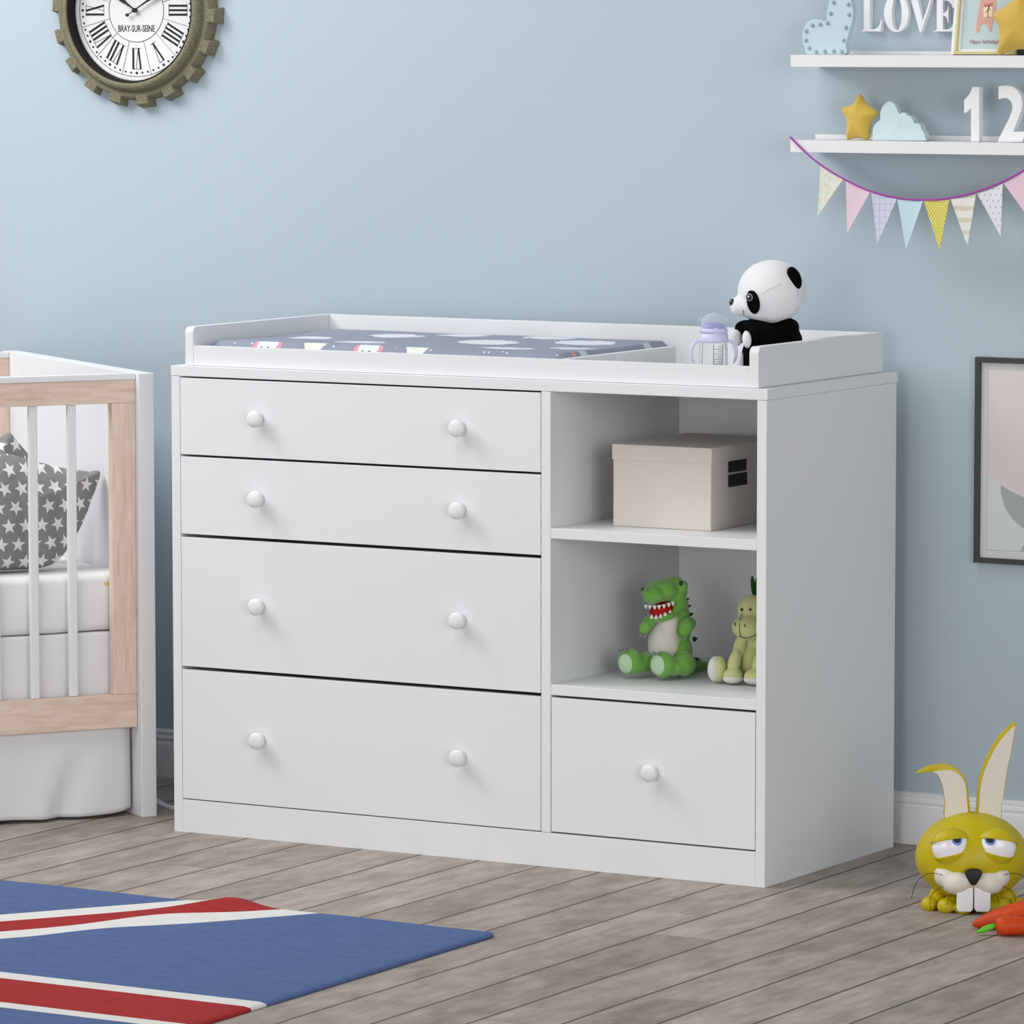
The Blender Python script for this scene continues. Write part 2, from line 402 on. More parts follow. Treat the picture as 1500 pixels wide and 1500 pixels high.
# valance
sk = MB(); NU, NW = 60, 20; vs_, fs_ = [], []
for lay in (0, 1):
    for j in range(NW+1):
        for i in range(NU+1):
            t, w = i/NU, j/NW; ux = -.036-t*1.08; zz = .1655-w*.1555
            f = w*(.006*math.sin(ux*21+1.1)+.020*math.exp(-((ux+.120+.06*w)/.020)**2)-.012*math.exp(-((ux+.185+.03*w)/.028)**2))
            cz = .010*max(0, w-.6)*math.sin(ux*9)
            rr = max(0, .022+ux+.036+.0) if False else 0
            vv = .030-.004*w+f*.8 if lay == 0 else .033-.004*w+f*.8
            if t < .08: vv += (1-t/.08)**2*.012
            vs_.append((ux, vv, zz+cz+(.006*max(0, 1-t/.03)**2*w)))
    o_ = lay*(NU+1)*(NW+1)
    for j in range(NW):
        for i in range(NU):
            a = o_+j*(NU+1)+i; f = (a, a+1, a+NU+2, a+NU+1); fs_.append(f if lay else f[::-1])
n1 = (NU+1)*(NW+1)
for i in range(NU): a = NW*(NU+1)+i; fs_ += [(a, a+1, n1+a+1, n1+a), (i+1, i, n1+i, n1+i+1)]
for j in range(NW): a = j*(NU+1); fs_ += [(a, a+NU+1, n1+a+NU+1, n1+a)]
sk.add(vs_, fs_, None, True)
so = sk.build('crib_valance', mat('white_cotton', rgb(224, 224, 226), .85, .2)); so.location = P0; so.rotation_euler = (0, 0, CA)
tag(so, 'white fabric valance hanging below the bottom rail of the crib', 'crib skirt')
# pillows
pil_m = mat('grey_star_cotton', rgb(112, 112, 113), .85, .2)
s = SH(pil_m); x, y, z = s.xyz()
P = .0335; row = (z/P).floor(); uu = x/P+(row*.5).frac()*1.0; a_ = uu.frac()-.5; b_ = (z/P).frac()-.5
rr = s.white(s.comb(uu.floor(), row, 2.)); ang = b_.op('ARCTAN2', a_)+rr*.9+.3
rad = (a_*a_+b_*b_).op('SQRT'); sec = (((ang*(5/(2*PI))).frac()-.5).abs())*(2*PI/5)   # angle off a valley, 0..36deg
# star edge as a straight line between tip and notch
rt_, rv = .44, .18
th = PI/5-sec
den = (th.sin())*rt_-((th-PI/5).sin())*rv
star = (rad*den).lt(rt_*rv*math.sin(PI/5))
s.color(s.mix(star, s.mix(s.noise(s.obj, 300, 2), rgb(122, 122, 124), rgb(146, 146, 148)), rgb(228, 228, 226))); s.bump(s.noise(s.obj, 11, 3, .6), .02, .7)
def pillow(P, T, seed, label, v0, lean):
    zb = min(p[1] for p in P); o_ = smooth2_(P, 7); q = MB(); q.puff(o_, T, rings=16)
    cx = sum(p[0] for p in o_)/len(o_)
    tips = [max(o_, key=lambda p: p[0]-abs(p[1]-.60)*.3), max(o_, key=lambda p: -p[0]-abs(p[1]-.60)*.3)]
    for v in q.v:
        e = min((Vector((v.x, v.z))-Vector(t)).length for t in tips)
        k = noise.noise(Vector((v.x*14, v.z*14, seed))); inner = min(1, abs(v.y)/(T*.5))
        v.y += .008*k*inner+.004*math.sin(v.x*46+v.z*80+seed)*inner*math.exp(-(e/.10)**2)
        v.y += lean*(v.z-zb)
    ob = q.build('pillow', pil_m, None, weld=True, sub=1)
    for v in ob.data.vertices: v.co.z -= zb; v.co.x -= cx
    ob.location = Mc @ Vector((cx+.006, v0, zb)); ob.rotation_euler = (0, 0, CA)
    return tag(ob, label, 'pillow')
def smooth2_(P, n=6): return [(a[0], a[1]) for a in catmull([(p[0], p[1], 0) for p in P], n)]
Mc = Matrix.Translation(P0) @ Matrix.Rotation(CA, 4, 'Z')
pillow([(-.042, .623), (-.066, .626), (-.112, .634), (-.166, .648), (-.240, .668), (-.330, .672), (-.42, .662), (-.50, .634), (-.535, .615), (-.52, .575), (-.49, .51), (-.44, .462), (-.36, .4532), (-.25, .4532), (-.19, .4532), (-.150, .462), (-.118, .490), (-.090, .528), (-.064, .575)], .052, 3,
    'front grey pillow with white stars leaning in the crib', .135, .25)
pillow([(-.178, .694), (-.160, .676), (-.135, .645), (-.115, .60), (-.11, .52), (-.13, .4532), (-.25, .4532), (-.42, .4532), (-.44, .50), (-.45, .60), (-.40, .640), (-.30, .652), (-.24, .656), (-.205, .670)], .036, 8,
    'grey star pillow standing behind the front pillow, corner pointing up', .275, .12)

# ------------------------------------------------------------------ rug
rug_m = mat('flag_rug_weave', rgb(80, 104, 150), .9, .1)
s = SH(rug_m); x, y, z = s.xyz()
wv = s.noise(s.comb(x*.25, y, 0.), 260, 3, .6); w2 = s.noise(s.comb(x*.4, y*1.5, 3.), 40, 3, .6)
t_ = (wv*.6+w2*.6-.1).mx(0.).mn(1.)
blue = s.mix(t_, rgb(64, 84, 128), rgb(104, 126, 170)); red = s.mix(t_, rgb(140, 36, 38), rgb(184, 62, 62)); wht = s.mix(t_, rgb(214, 212, 208), rgb(236, 234, 230))
d_ = x*.82-y*.57
def band(e, a, b): return e.gt(a)*e.lt(b)
c = s.mix(band(d_, .227, .434), blue, wht); c = s.mix(band(d_, .287, .374), c, red)
d2 = x*.82+(y+2.81)*.57
c = s.mix(band(d2, .227, .434)*y.lt(-1.52), c, wht); c = s.mix(band(d2, .287, .374)*y.lt(-1.52), c, red)
c = s.mix(band(y, -1.521, -1.293), c, wht); c = s.mix(band(y, -1.488, -1.334), c, red)
c = s.mix(band(x, -.42, -.19)*y.lt(-1.293), c, wht); c = s.mix(band(x, -.38, -.23)*y.lt(-1.293), c, red)
s.color(c); s.bump(wv, .0015, .5)
RX0, RX1, RY0, RY1 = -1.0, .4405, -2.2, -.606; nx, ny = 120, 130
def ridge(X_, Y_):
    d = Vector((X_+.065, Y_+.61)); dirv = Vector((-.20, -.98)).normalized()
    a = d.dot(dirv); b = abs(d.x*dirv.y-d.y*dirv.x)
    return .0125*math.exp(-(b/.045)**2)*max(0, 1-max(a, 0)/.42)**.8
vs_, fs_ = [], []
for lay in (1, 0):
    for j in range(ny+1):
        for i in range(nx+1):
            X_, Y_ = RX0+(RX1-RX0)*i/nx, RY0+(RY1-RY0)*j/ny
            # rounded corner
            ex, ey = RX1-X_, RY1-Y_
            if ex < .03 and ey < .03:
                k = math.hypot(.03-ex, .03-ey)
                m1 = max(.03-ex, .03-ey)
                if k > 0: X_ = RX1-.03+(.03-ex)*m1/k; Y_ = RY1-.03+(.03-ey)*m1/k
            Y_ += .004*math.sin(X_*11+.5)*max(0, 1-(RY1-Y_)/.1)
            g = ridge(X_, Y_)
            e_ = min(i, nx-i, j, ny-j)
            vs_.append((X_, Y_, g+(.0070-(.0025 if e_ == 0 else 0) if lay else .0004)))
    o_ = (0 if lay else (nx+1)*(ny+1))
    for j in range(ny):
        for i in range(nx):
            a = o_+j*(nx+1)+i; f = (a, a+1, a+nx+2, a+nx+1); fs_.append(f if lay else f[::-1])
n1 = (nx+1)*(ny+1)
for i in range(nx):
    for a in (i, ny*(nx+1)+i): fs_.append((a, a+1, n1+a+1, n1+a))
for j in range(ny):
    for a in (j*(nx+1), j*(nx+1)+nx): fs_.append((a, a+nx+1, n1+a+nx+1, n1+a))
rg = MB().add(vs_, fs_, None, True).build('rug', rug_m)
tag(rg, 'blue rug with red and white flag stripes on the grey floorboards', 'rug')
# cable
pts = catmull([(-.90, .33, .003), (-.83, .272, .003), (-.790, .238, .003), (-.768, .222, .003), (-.735, .218, .003), (-.66, .235, .003)], 8, False)
cb = MB(); vs_ = []; fs_ = []
for i, p in enumerate(pts):
    t = (Vector(pts[min(i+1, len(pts)-1)])-Vector(pts[max(i-1, 0)])).normalized(); nn = Vector((-t.y, t.x, 0))*(.0075)
    p = Vector(p)
    vs_ += [p+nn+Vector((0, 0, .0015)), p-nn+Vector((0, 0, .0015)), p-nn-Vector((0, 0, .0025)), p+nn-Vector((0, 0, .0025))]
    if i: a = 4*i-4; fs_ += [(a+k, a+(k+1) % 4, a+4+(k+1) % 4, a+4+k) for k in range(4)]
fs_ += [(3, 2, 1, 0), tuple(len(vs_)-4+k for k in range(4))]
tag(cb.add(vs_, fs_).build('cable', WHITE2), 'flat white cable on the floor between crib and dresser', 'cable')
# ------------------------------------------------------------------ wall shelves
def shelf(name_label, ztop, zbot, rail):
    t = thing('wall_shelf', name_label, 'shelf', (.413, WY, zbot))
    MB().box(0, .545, -.1066, -.0002, 0, ztop-zbot).build('board', WHITE2, t, .0006)
    MB().box(.0005, .5445, -.0115, -.0003, ztop-zbot+.0001, ztop-zbot+rail).build('back_rail', WHITE2, t, .0005)
S1, S2 = 1.3966, 1.2474
shelf('upper white wall shelf holding the blue heart and framed picture', S1, 1.3757, .0066)
shelf('lower white wall shelf holding the cloud and numbers, bunting below', S2, 1.2263, .0086)
def outl(P, sc, ox, oy, Y):                 # outline on the plane y=Y
    return [(lambda q: (q.x, q.z))(at(ox+a/sc, oy+b/sc, Y=Y)) for a, b in P]
def smooth2(P, n=6): return [(a[0], a[1]) for a in catmull([(p[0], p[1], 0) for p in P], n)]

# letters on the wall
letter_m = mat('white_wood_letter', (.84, .84, .86, 1), .5, .3)
LG = 'white letters hung above the upper shelf'
def arcpts(cx, cy, rx, ry, a0, a1, n): return [(cx+rx*math.cos(math.radians(a0+(a1-a0)*i/n)), cy+ry*math.sin(math.radians(a0+(a1-a0)*i/n))) for i in range(n+1)]
YL0, YL1 = WY-.0135, WY-.0004
Lp = [(60, 448), (85, 440), (100, 425), (100, -45), (92, -62), (60, -72), (60, -80), (235, -80), (235, -72), (200, -62), (192, -45), (192, 425), (215, 428), (260, 424), (300, 405), (335, 355), (350, 290), (366, 290), (352, 462), (60, 462)]
Vp = [(760, -80), (930, -80), (930, -72), (890, -58), (885, -40), (890, -10), (965, 305), (1075, -20), (1075, -50), (1030, -72), (1030, -80), (1150, -80), (1150, -72), (1110, -40), (1095, 0), (945, 470), (920, 470), (800, 20), (785, -40), (760, -72)]
Ep = [(1120, 455), (1155, 445), (1172, 425), (1172, -40), (1160, -62), (1120, -72), (1120, -80), (1440, -80), (1440, 110), (1405, 120), (1385, 60), (1340, 15), (1262, 5), (1262, 200), (1300, 175), (1325, 140), (1330, 95), (1342, 95), (1342, 335), (1328, 335), (1322, 285), (1300, 245), (1262, 225), (1262, 428), (1330, 430), (1385, 405), (1420, 340), (1440, 300), (1440, 462), (1120, 462)]
for nm, P in (('L', Lp), ('V', Vp), ('E', Ep)):
    o = MB().prism(outl(P, 10, 1255, 0, YL0), YL0, YL1).build('letter', letter_m, None, .0006)
    tag(o, {'L': 'white serif letter L on the wall beside the blue heart', 'V': 'white serif letter V on the wall above the upper shelf', 'E': 'white serif letter E on the wall beside the bear picture'}[nm], 'letter', LG)
oo = outl(arcpts(578, 195, 182, 277, 0, 360, 48)[:-1], 10, 1255, 0, YL0); oi = outl(arcpts(585, 200, 72, 240, 0, 360, 48)[:-1], 10, 1255, 0, YL0)
n = 48
mb = MB().add([(x, YL0, z) for x, z in oo]+[(x, YL0, z) for x, z in oi]+[(x, YL1, z) for x, z in oo]+[(x, YL1, z) for x, z in oi],
    [f for i in range(n) for j in [(i+1) % n] for f in ((i, j, n+j, n+i), (2*n+i, 3*n+i, 3*n+j, 2*n+j), (i, 2*n+i, 2*n+j, j), (n+i, n+j, 3*n+j, 3*n+i))])
tag(mb.build('letter', letter_m, None, .0006), 'white round letter O on the wall above the upper shelf', 'letter', LG)

# heart
heart_m = mat('pale_blue_paint', rgb(190, 211, 218), .5, .3)
HY = .475
hp = smooth2([(310, 1192), (215, 1060), (160, 920), (148, 760), (185, 610), (260, 490), (350, 430), (450, 418), (560, 430), (672, 452), (690, 300), (735, 50), (790, -90), (880, -190), (1000, -230), (1110, -180), (1200, -50), (1250, 120), (1268, 290), (1250, 450), (1180, 700), (1110, 960), (1062, 1192)], 5)
hp = [p for p in hp if p[1] <= 1192.5]
ho = [(x, z) for x, z in outl(hp, 15, 1165, 0, HY)]
mz = min(z for x, z in ho); ho = [(x, z+S1+.0003-mz) for x, z in ho]
t = thing('heart_ornament', 'pale blue studded wooden heart standing on the upper shelf', 'ornament', (at(1215, 40, Y=HY).x, HY, S1+.0003))
O_ = t.location.copy()
MB().prism([(x-O_.x, z-O_.z) for x, z in ho], 0, .0145).build('heart_body', heart_m, t, .0008)
st_ = None
for a, b in ((845, 55), (780, 300), (712, 510), (550, 540), (380, 560), (245, 685), (235, 890), (310, 1060), (460, 1140), (650, 1135), (845, 1130), (1020, 1135), (1065, 890), (1115, 610), (1185, 325), (1165, 100)):
    p = at(1165+a/15, b/15, Y=HY)
    if st_ is None: st_ = MB().ell((0, 0, 0), (.0036, .0030, .0036), None, 14, 8).build('stud', mat('grey_blue_stud', rgb(150, 170, 178), .4, .4), t)
    else: q = st_.copy(); COL.objects.link(q); q.parent = t; st_ = q
    st_.location = (p.x-O_.x, -.0006, p.z+.0003-O_.z)

# framed picture
gold = mat('gold_frame', rgb(208, 200, 146), .35, .5, 0, .3)
FY = .494; fp = at(1394, 81, Y=FY)
t = thing('framed_picture', 'gold and white framed bear picture leaning on the upper shelf', 'picture', (fp.x, FY, S1+.0004))
TL = Matrix.Rotation(math.radians(-9), 4, 'X')
def fq(a, b): q = at(1380+a/12.5, b/12.5, Y=FY); return (q.x-fp.x, (q.z-S1)*1.01)
W_, Hh_ = .124, .158
def ring(q, x0, x1, z0, z1, w, y0, y1):
    q.box(x0, x1, y0, y1, z0, z0+w, TL); q.box(x0, x1, y0, y1, z1-w, z1, TL); q.box(x0, x0+w, y0, y1, z0+w, z1-w, TL); q.box(x1-w, x1, y0, y1, z0+w, z1-w, TL)
q = MB(); q.box(0, W_, .002, .010, 0, Hh_, TL); q.box(0, .006, -.004, .002, 0, Hh_, TL); q.build('outer_frame', WHITE2, t)
q = MB(); ring(q, .0062, W_, .0005, Hh_, .0050, -.006, .0018); q.build('inner_frame', gold, t, .0005)
q = MB(); ring(q, .0112, W_-.005, .0055, Hh_-.005, .0045, -.001, .0018); q.build('mount', WHITE2, t)
pic = MB().box(.0157, W_-.0095, .0003, .0018, .010, Hh_-.0095, TL).build('picture', mat('pale_aqua_print', rgb(186, 204, 206), .6, .3), t)
bear = smooth2([(592, 585), (600, 380), (622, 150), (640, -80), (645, -260), (700, -340), (800, -340), (880, -250), (905, -80), (928, 80), (926, 260), (895, 400), (872, 500), (880, 578), (835, 578), (802, 500), (770, 455), (720, 440), (680, 455), (660, 510), (655, 575)], 3)
MB().prism([fq(*p) for p in bear], -.0002, .0002, TL).build('bear_print', mat('salmon_print', rgb(214, 166, 152), .7, .2), pic)
q = MB().prism([fq(715, 320), fq(705, 140), fq(860, 105), fq(872, 300)], -.0005, .0001, TL); q.build('gift_print', mat('cream_print', rgb(236, 222, 184), .7, .2), pic)
q = MB(); rm_ = mat('maroon_print', rgb(150, 52, 62), .7, .2)
q.tube([(p[0], -.0006, p[1]) for p in [fq(790, 320), fq(792, 200), fq(800, 110)]], .0006, 6, TL)
for pts in ([(800, 120), (760, 75), (722, 90), (730, 120), (790, 120)], [(800, 120), (820, 70), (860, 70), (855, 105), (800, 120)], [(800, 120), (780, 190), (750, 240)], [(800, 120), (830, 195)]):
    q.tube([(p[0], -.0006, p[1]) for p in [fq(*k) for k in pts]], .00055, 6, TL)
q.build('ribbon_print', rm_, pic)
tm = text_mesh('Hippo birthday!', .0098, .88)
tc = fq(755, 800); q = MB(); q.add([TL @ Vector((v.x+tc[0], v.y-.0003, v.z+tc[1])) for v in tm.v], tm.f); q.build('lettering', mat('mauve_ink', rgb(182, 142, 158), .7, .2), pic)

# stars
mustard = mat('mustard_velvet', rgb(206, 174, 78), .8, .2, .3)
s = SH(mustard); s.bump(s.noise(s.obj, 500, 2), .0004, .4)
def star(P, Y, base, Hh, label, sc, ox, oy):
    o = outl(P, sc, ox, oy, Y)
    o = [(a[0], a[1]) for a in catmull([(x, 0, z) for x, z in o], 1)]
    n_ = len(P)
    pts = []
    oo_ = outl(P, sc, ox, oy, Y)
    for i in range(n_):
        a, b, c_ = Vector(oo_[i-1]), Vector(oo_[i]), Vector(oo_[(i+1) % n_])
        m0, m1 = b+(a-b)*.42, b+(c_-b)*.42
        rr = .22 if i % 2 == 0 else .42
        m0, m1 = b+(a-b)*rr, b+(c_-b)*rr
        for k in range(6):
            t_ = k/5; pts.append(tuple(m0*(1-t_)**2+b*2*t_*(1-t_)+m1*t_*t_))
    mz = min(z for x, z in pts); cx = sum(x for x, z in pts)/len(pts)
    ob = MB().puff([(x-cx, z-mz) for x, z in pts], Hh, None, 12).build('star_cushion', mustard, None, weld=True)
    ob.location = (cx, Y, base+.0003); return tag(ob, label, 'star cushion')
star([(400, 55), (490, 215), (685, 350), (560, 480), (530, 762), (360, 712), (198, 762), (214, 465), (115, 275), (300, 235)], .495, S2, .017, 'small mustard star cushion beside the pale blue cloud', 10, 1220, 130)
star([(1500, -130), (1430, 10), (1305, 82), (1360, 190), (1330, 345), (1482, 288), (1630, 345), (1610, 190), (1680, 82), (1560, 10)], .468, S1, .022, 'large mustard star cushion in front of the bear picture', 4.1667, 1140, 0)
db = at(1485, 81, Y=.5)
o = MB().box(0, .075, 0, .03, 0, .0125).build('small_box', mat('dark_green_card', rgb(44, 66, 58), .5, .3), None, .0006); o.location = (db.x+.004, .496, S1+.0004)
tag(o, 'small dark box lying under the large mustard star', 'box')

# cloud
CY = .482
c1 = smooth2([(600, 770), (575, 700), (570, 640), (592, 560), (640, 500), (680, 465), (682, 370), (712, 285), (762, 222), (822, 200), (880, 228), (925, 300), (962, 382), (1000, 362), (1050, 370), (1075, 400), (1100, 520), (1110, 770)], 4)
c2 = smooth2([(935, 770), (932, 700), (950, 630), (1000, 585), (1010, 500), (1045, 425), (1110, 398), (1170, 440), (1208, 520), (1250, 508), (1292, 550), (1318, 615), (1348, 660), (1358, 720), (1352, 770)], 4)
t = thing('cloud_ornament', 'pale blue wooden cloud standing beside the small mustard star', 'ornament', (at(1310, 200, Y=CY).x, CY, S2+.0003))
cloud_m = mat('ice_blue_paint', rgb(198, 217, 221), .5, .3)
for nm, P, y0, y1 in (('cloud_back', c1, .0024, .016), ('cloud_front', c2, -.0028, .0155)):
    o_ = outl([p for p in P if p[1] < 771], 10, 1220, 130, CY); mz = min(z for x, z in o_)
    MB().prism([(x-t.location.x, z-mz) for x, z in o_], y0, y1 if nm == 'cloud_back' else .0022).build(nm, cloud_m, t, .0007)
# right half of the cloud body behind the front lobe
o_ = outl([p for p in c2 if p[1] < 771], 10, 1220, 130, CY); mz = min(z for x, z in o_)
MB().prism([(x-t.location.x, z-mz) for x, z in o_], .0024, .016).build('cloud_back', cloud_m, t, .0007)

# numbers
num_m = mat('white_number_paint', (.82, .82, .835, 1), .5, .3); NY = .478
n1 = [(180, 500), (235, 440), (285, 380), (330, 305), (365, 205), (516, 205), (516, 1412), (333, 1412), (333, 680), (290, 710), (240, 760), (180, 790)]
n2 = smooth2([(935, 188), (1030, 172), (1150, 172), (1270, 202), (1370, 285), (1432, 390), (1462, 500), (1460, 620), (1430, 750), (1375, 890), (1320, 1030)], 5)[:-20]
n2 = [(935, 188), (980, 178), (1060, 170), (1150, 172), (1220, 185), (1290, 215), (1360, 275), (1410, 350), (1445, 440), (1462, 530), (1460, 630), (1438, 730), (1390, 860), (1320, 1030), (1258, 1182), (1535, 1182), (1455, 1412), (925, 1412), (945, 1330), (1060, 1110), (1165, 900), (1222, 760), (1245, 650), (1232, 570), (1190, 495), (1130, 455), (1060, 445), (1000, 452), (935, 478)]
for P, lb in ((n1, 'white wooden number 1 standing on the lower shelf'), (n2, 'white wooden number 2 standing on the lower shelf')):
    o_ = outl(P, 15, 1400, 115, NY); mz = min(z for x, z in o_); mx_ = o_[0][0]
    ob = MB().prism([(x-mx_, z-mz) for x, z in o_], 0, .0155).build('number', num_m, None, .0007); ob.location = (mx_, NY, S2+.0003)
    tag(ob, lb, 'number', 'white numbers on the lower shelf')

# bunting
BY = .4408
bt = thing('bunting', 'pastel bunting of triangle flags on a purple cord under the lower shelf', 'bunting', (.413, BY, S2))
def bq(a, b): q = at(1140+a/4.1667, 110+b/4.1667, Y=BY); return (q.x-.413, q.z-S2)
cpx = [(72, 376), (165, 470), (260, 548), (400, 634), (560, 708), (720, 748), (880, 762), (1040, 752), (1210, 712), (1370, 650), (1500, 580), (1600, 510), (1700, 430), (1770, 366)]
cp = [(p[0], 0, p[1]) for p in [bq(*k) for k in cpx]]
MB().tube(catmull(cp, 6, False), .0017, 8).build('cord', mat('magenta_cord', rgb(168, 62, 168), .6, .3), bt)
def fm(name, a, b=None, kind=None):
    m = mat(name, rgb(*a), .85, .15)
    if kind:
        s = SH(m); x, y, z = s.xyz(); A, B_ = rgb(*a), rgb(*b)
        if kind == 'floral': f = ((s.noise(s.obj, 110, 3)-.48)*8).mx(0.).mn(1.)
        if kind == 'plaid': f = ((x/.011).frac().lt(.2)).mx((z/.011).frac().lt(.2))*.7
        if kind == 'lattice':
            u_ = (x/.0056+z/.0085).frac()-.5; w_ = (x/.0056-z/.0085).frac()-.5; f = (u_*u_+w_*w_).lt(.085)
        if kind == 'stripe': f = ((z/.021+s.noise(s.obj, 40, 2)*.35).frac().gt(.62))*.8
        if kind == 'dot': u_ = (x/.0105+(z/.0105).floor()*.5).frac()-.5; w_ = (z/.0105).frac()-.5; f = (u_*u_+w_*w_).lt(.02)
        s.color(s.mix(f, A, B_))
    return m
FL = [(((258, 553), (398, 632), (237, 862)), fm('floral_flag', (218, 224, 216), (222, 210, 184), 'floral'), 'pale floral flag'),
      (((413, 645), (563, 712), (418, 963)), fm('pink_flag', (224, 200, 212)), 'plain pink flag'),
      (((568, 715), (724, 757), (602, 1035)), fm('plaid_flag', (206, 208, 226), (182, 184, 212), 'plaid'), 'lavender checked flag'),
      (((728, 760), (884, 768), (778, 1067)), fm('blue_flag', (194, 220, 228)), 'plain light blue flag'),
      (((888, 766), (1045, 760), (982, 1068)), fm('yellow_flag', (204, 196, 62), (236, 230, 190), 'lattice'), 'yellow lattice flag'),
      (((1052, 757), (1207, 727), (1153, 1048)), fm('beige_flag', (226, 226, 220), (204, 196, 178), 'stripe'), 'beige striped flag'),
      (((1214, 724), (1370, 664), (1356, 985)), fm('dotted_flag', (224, 224, 228), (168, 178, 188), 'dot'), 'white dotted flag'),
      (((1378, 662), (1520, 575), (1530, 880)), fm('rose_flag', (224, 198, 210)), 'pink flag at the right end')]
for P, m, lb in FL:
    A = [Vector((p[0], 0, p[1])) for p in [bq(*k) for k in P]]
    vs_, fs_ = [], []; N = 8
    for lay in (-.0004, .0004):
        for j in range(N+1):
            for i in range(N+1):
                t_ = j/N; l = A[0].lerp(A[2], t_); r = A[1].lerp(A[2], t_); p = l.lerp(r, i/N)
                p.y += lay+.0015*math.sin(PI*i/N)*(1-t_)+.0018*t_; p.z += .0012*math.sin(PI*i/N)*-(1-t_)
                vs_.append(p)
        o_ = 0 if lay < 0 else (N+1)**2
        for j in range(N):
            for i in range(N): a = o_+j*(N+1)+i; fs_.append((a, a+1, a+N+2, a+N+1))
    ob = MB().add(vs_, fs_, None, True).build('flag', m, bt); ob['label'] = lb

# ------------------------------------------------------------------ wall art
ap = at(1428.2, 523, Y=WY-.014); aw = .30; ah = ap.z-at(1427, 824, Y=WY-.014).z
t = thing('wall_picture', 'dark framed abstract print of circles hanging low on the wall', 'picture', (ap.x, WY, ap.z-ah))
fr_m = mat('charcoal_frame', rgb(58, 60, 62), .45, .4)
q = MB(); w = .0092; fy0, fy1 = -.014, -.0005
q.box(0, aw, fy0, fy1, 0, w); q.box(0, aw, fy0, fy1, ah-w, ah); q.box(0, w, fy0, fy1, w, ah-w); q.box(aw-w, aw, fy0, fy1, w, ah-w); q.build('frame', fr_m, t)
mnt = mat('picture_mount', rgb(206, 208, 208), .6, .3)
MB().box(w, aw-w, -.006, -.001, w, ah-w).build('mount', mnt, t)
pr_m = mat('circle_print', rgb(204, 208, 208), .5, .4)
s = SH(pr_m); x, y, z = s.xyz()
def disc(cx, cz, r): return ((x-cx)*(x-cx)+(z-cz)*(z-cz)).lt(r*r)
c = s.mix(disc(.128, .136, .080), rgb(206, 210, 211), rgb(164, 167, 169)); c = s.mix(disc(.145, .0, .0625), c, rgb(160, 163, 165))
c = s.mix(disc(.1488, .3085, .1976), c, rgb(212, 203, 203))
e = x.lt(.0225).mx(x.gt(aw-.0225)).mx(z.lt(.0235)).mx(z.gt(ah-.0205)); c = s.mix(e, c, rgb(168, 168, 168)); s.color(c)
MB().box(.0219, aw-.0219, -.0066, -.0061, .0229, ah-.0199).build('print', pr_m, t)

# ------------------------------------------------------------------ clock
stone = mat('weathered_clock_metal', rgb(110, 108, 86), .8, .25)
s = SH(stone); s.color(s.mix(((s.noise(s.obj, 420, 4, .7)-.5)*2.2+.5).mx(0.).mn(1.), rgb(78, 76, 58), rgb(150, 144, 118))); s.bump(s.noise(s.obj, 300, 4), .0015, .5)
ink = mat('black_ink', (.012, .012, .016, 1), .6, .3)
cc = at(199.5, 15, Y=WY-.012)
ck = thing('wall_clock', 'round gear-rimmed wall clock with roman numerals at upper left', 'clock', (cc.x, WY, cc.z))
RX = Matrix.Rotation(PI/2, 4, 'X')           # lathe axis towards the room
prof = [(.1268, .006), (.1268, .0300), (.1275, .0325), (.1305, .0345), (.1350, .0340), (.1395, .0300), (.1412, .0235), (.1418, .0195), (.1428, .0205), (.1440, .0215), (.1490, .0215), (.1525, .0212), (.1585, .0005)]
MB().lathe(prof, 96, RX).build('rim', stone, ck)
MB().lathe([(.1245, .008), (.1245, .0318), (.1277, .0326), (.1277, .008), (.1245, .008)], 96, RX).build('bezel', mat('shaded_black_bezel', (.012, .011, .010, 1), .7, .2), ck)  # black dial edge line, also painting the shade of the rim's inner wall
ck.scale = (1.135, 1.15, 1.088)
tm_ = None
for i in range(18):
    if tm_ is None:
        w0, w1, r0_, r1_, r2_ = .0120, .0150, .145, .1650, .1715
        q = MB().add([(-w0*.9, -.0219, r0_), (w0*.9, -.0219, r0_), (w0, -.0219, r1_), (-w0, -.0219, r1_), (-w1*.85, -.0004, r0_), (w1*.85, -.0004, r0_), (w1, -.0004, r2_), (-w1, -.0004, r2_)],
            [(0, 1, 2, 3), (7, 6, 5, 4), (0, 4, 5, 1), (1, 5, 6, 2), (2, 6, 7, 3), (3, 7, 4, 0)])
        tm_ = q.build('gear_tooth', stone, ck, .0012)
    else: k = tm_.copy(); COL.objects.link(k); k.parent = ck; tm_ = k
    tm_.rotation_euler = (0, math.radians(93.5+20*i), 0)
dial_m = mat('aged_white_dial', rgb(212, 213, 213), .6, .3)
dial = MB().lathe([(0, .0100), (.1185, .0100), (.1215, .0118), (.1245, .0112), (.1254, .0065), (0, .006)], 96, RX).build('dial', dial_m, ck)
q = MB(); YD0, YD1 = -.0106, -.0101
def ringm(r0_, r1_, n=96):
    vs_ = [(r*math.sin(2*PI*i/n), y_, r*math.cos(2*PI*i/n)) for r, y_ in ((r0_, YD0), (r1_, YD0), (r1_, YD1), (r0_, YD1)) for i in range(n)]
    q.add(vs_, [(k*n+i, k*n+(i+1) % n, ((k+1) % 4)*n+(i+1) % n, ((k+1) % 4)*n+i) for k in range(4) for i in range(n)])
ringm(.1158, .1165); ringm(.0552, .0560)
def stroke(th, t0, ra, t1, rb, w):           # bar from tangential t0 at radius ra to t1 at rb
    rd = (math.sin(th), math.cos(th)); td = (math.cos(th), -math.sin(th))
    P = [(t0-w/2, ra), (t0+w/2, ra), (t1+w/2, rb), (t1-w/2, rb)]
    q.prism([(td[0]*a+rd[0]*b, td[1]*a+rd[1]*b) for a, b in P], YD0, YD1)
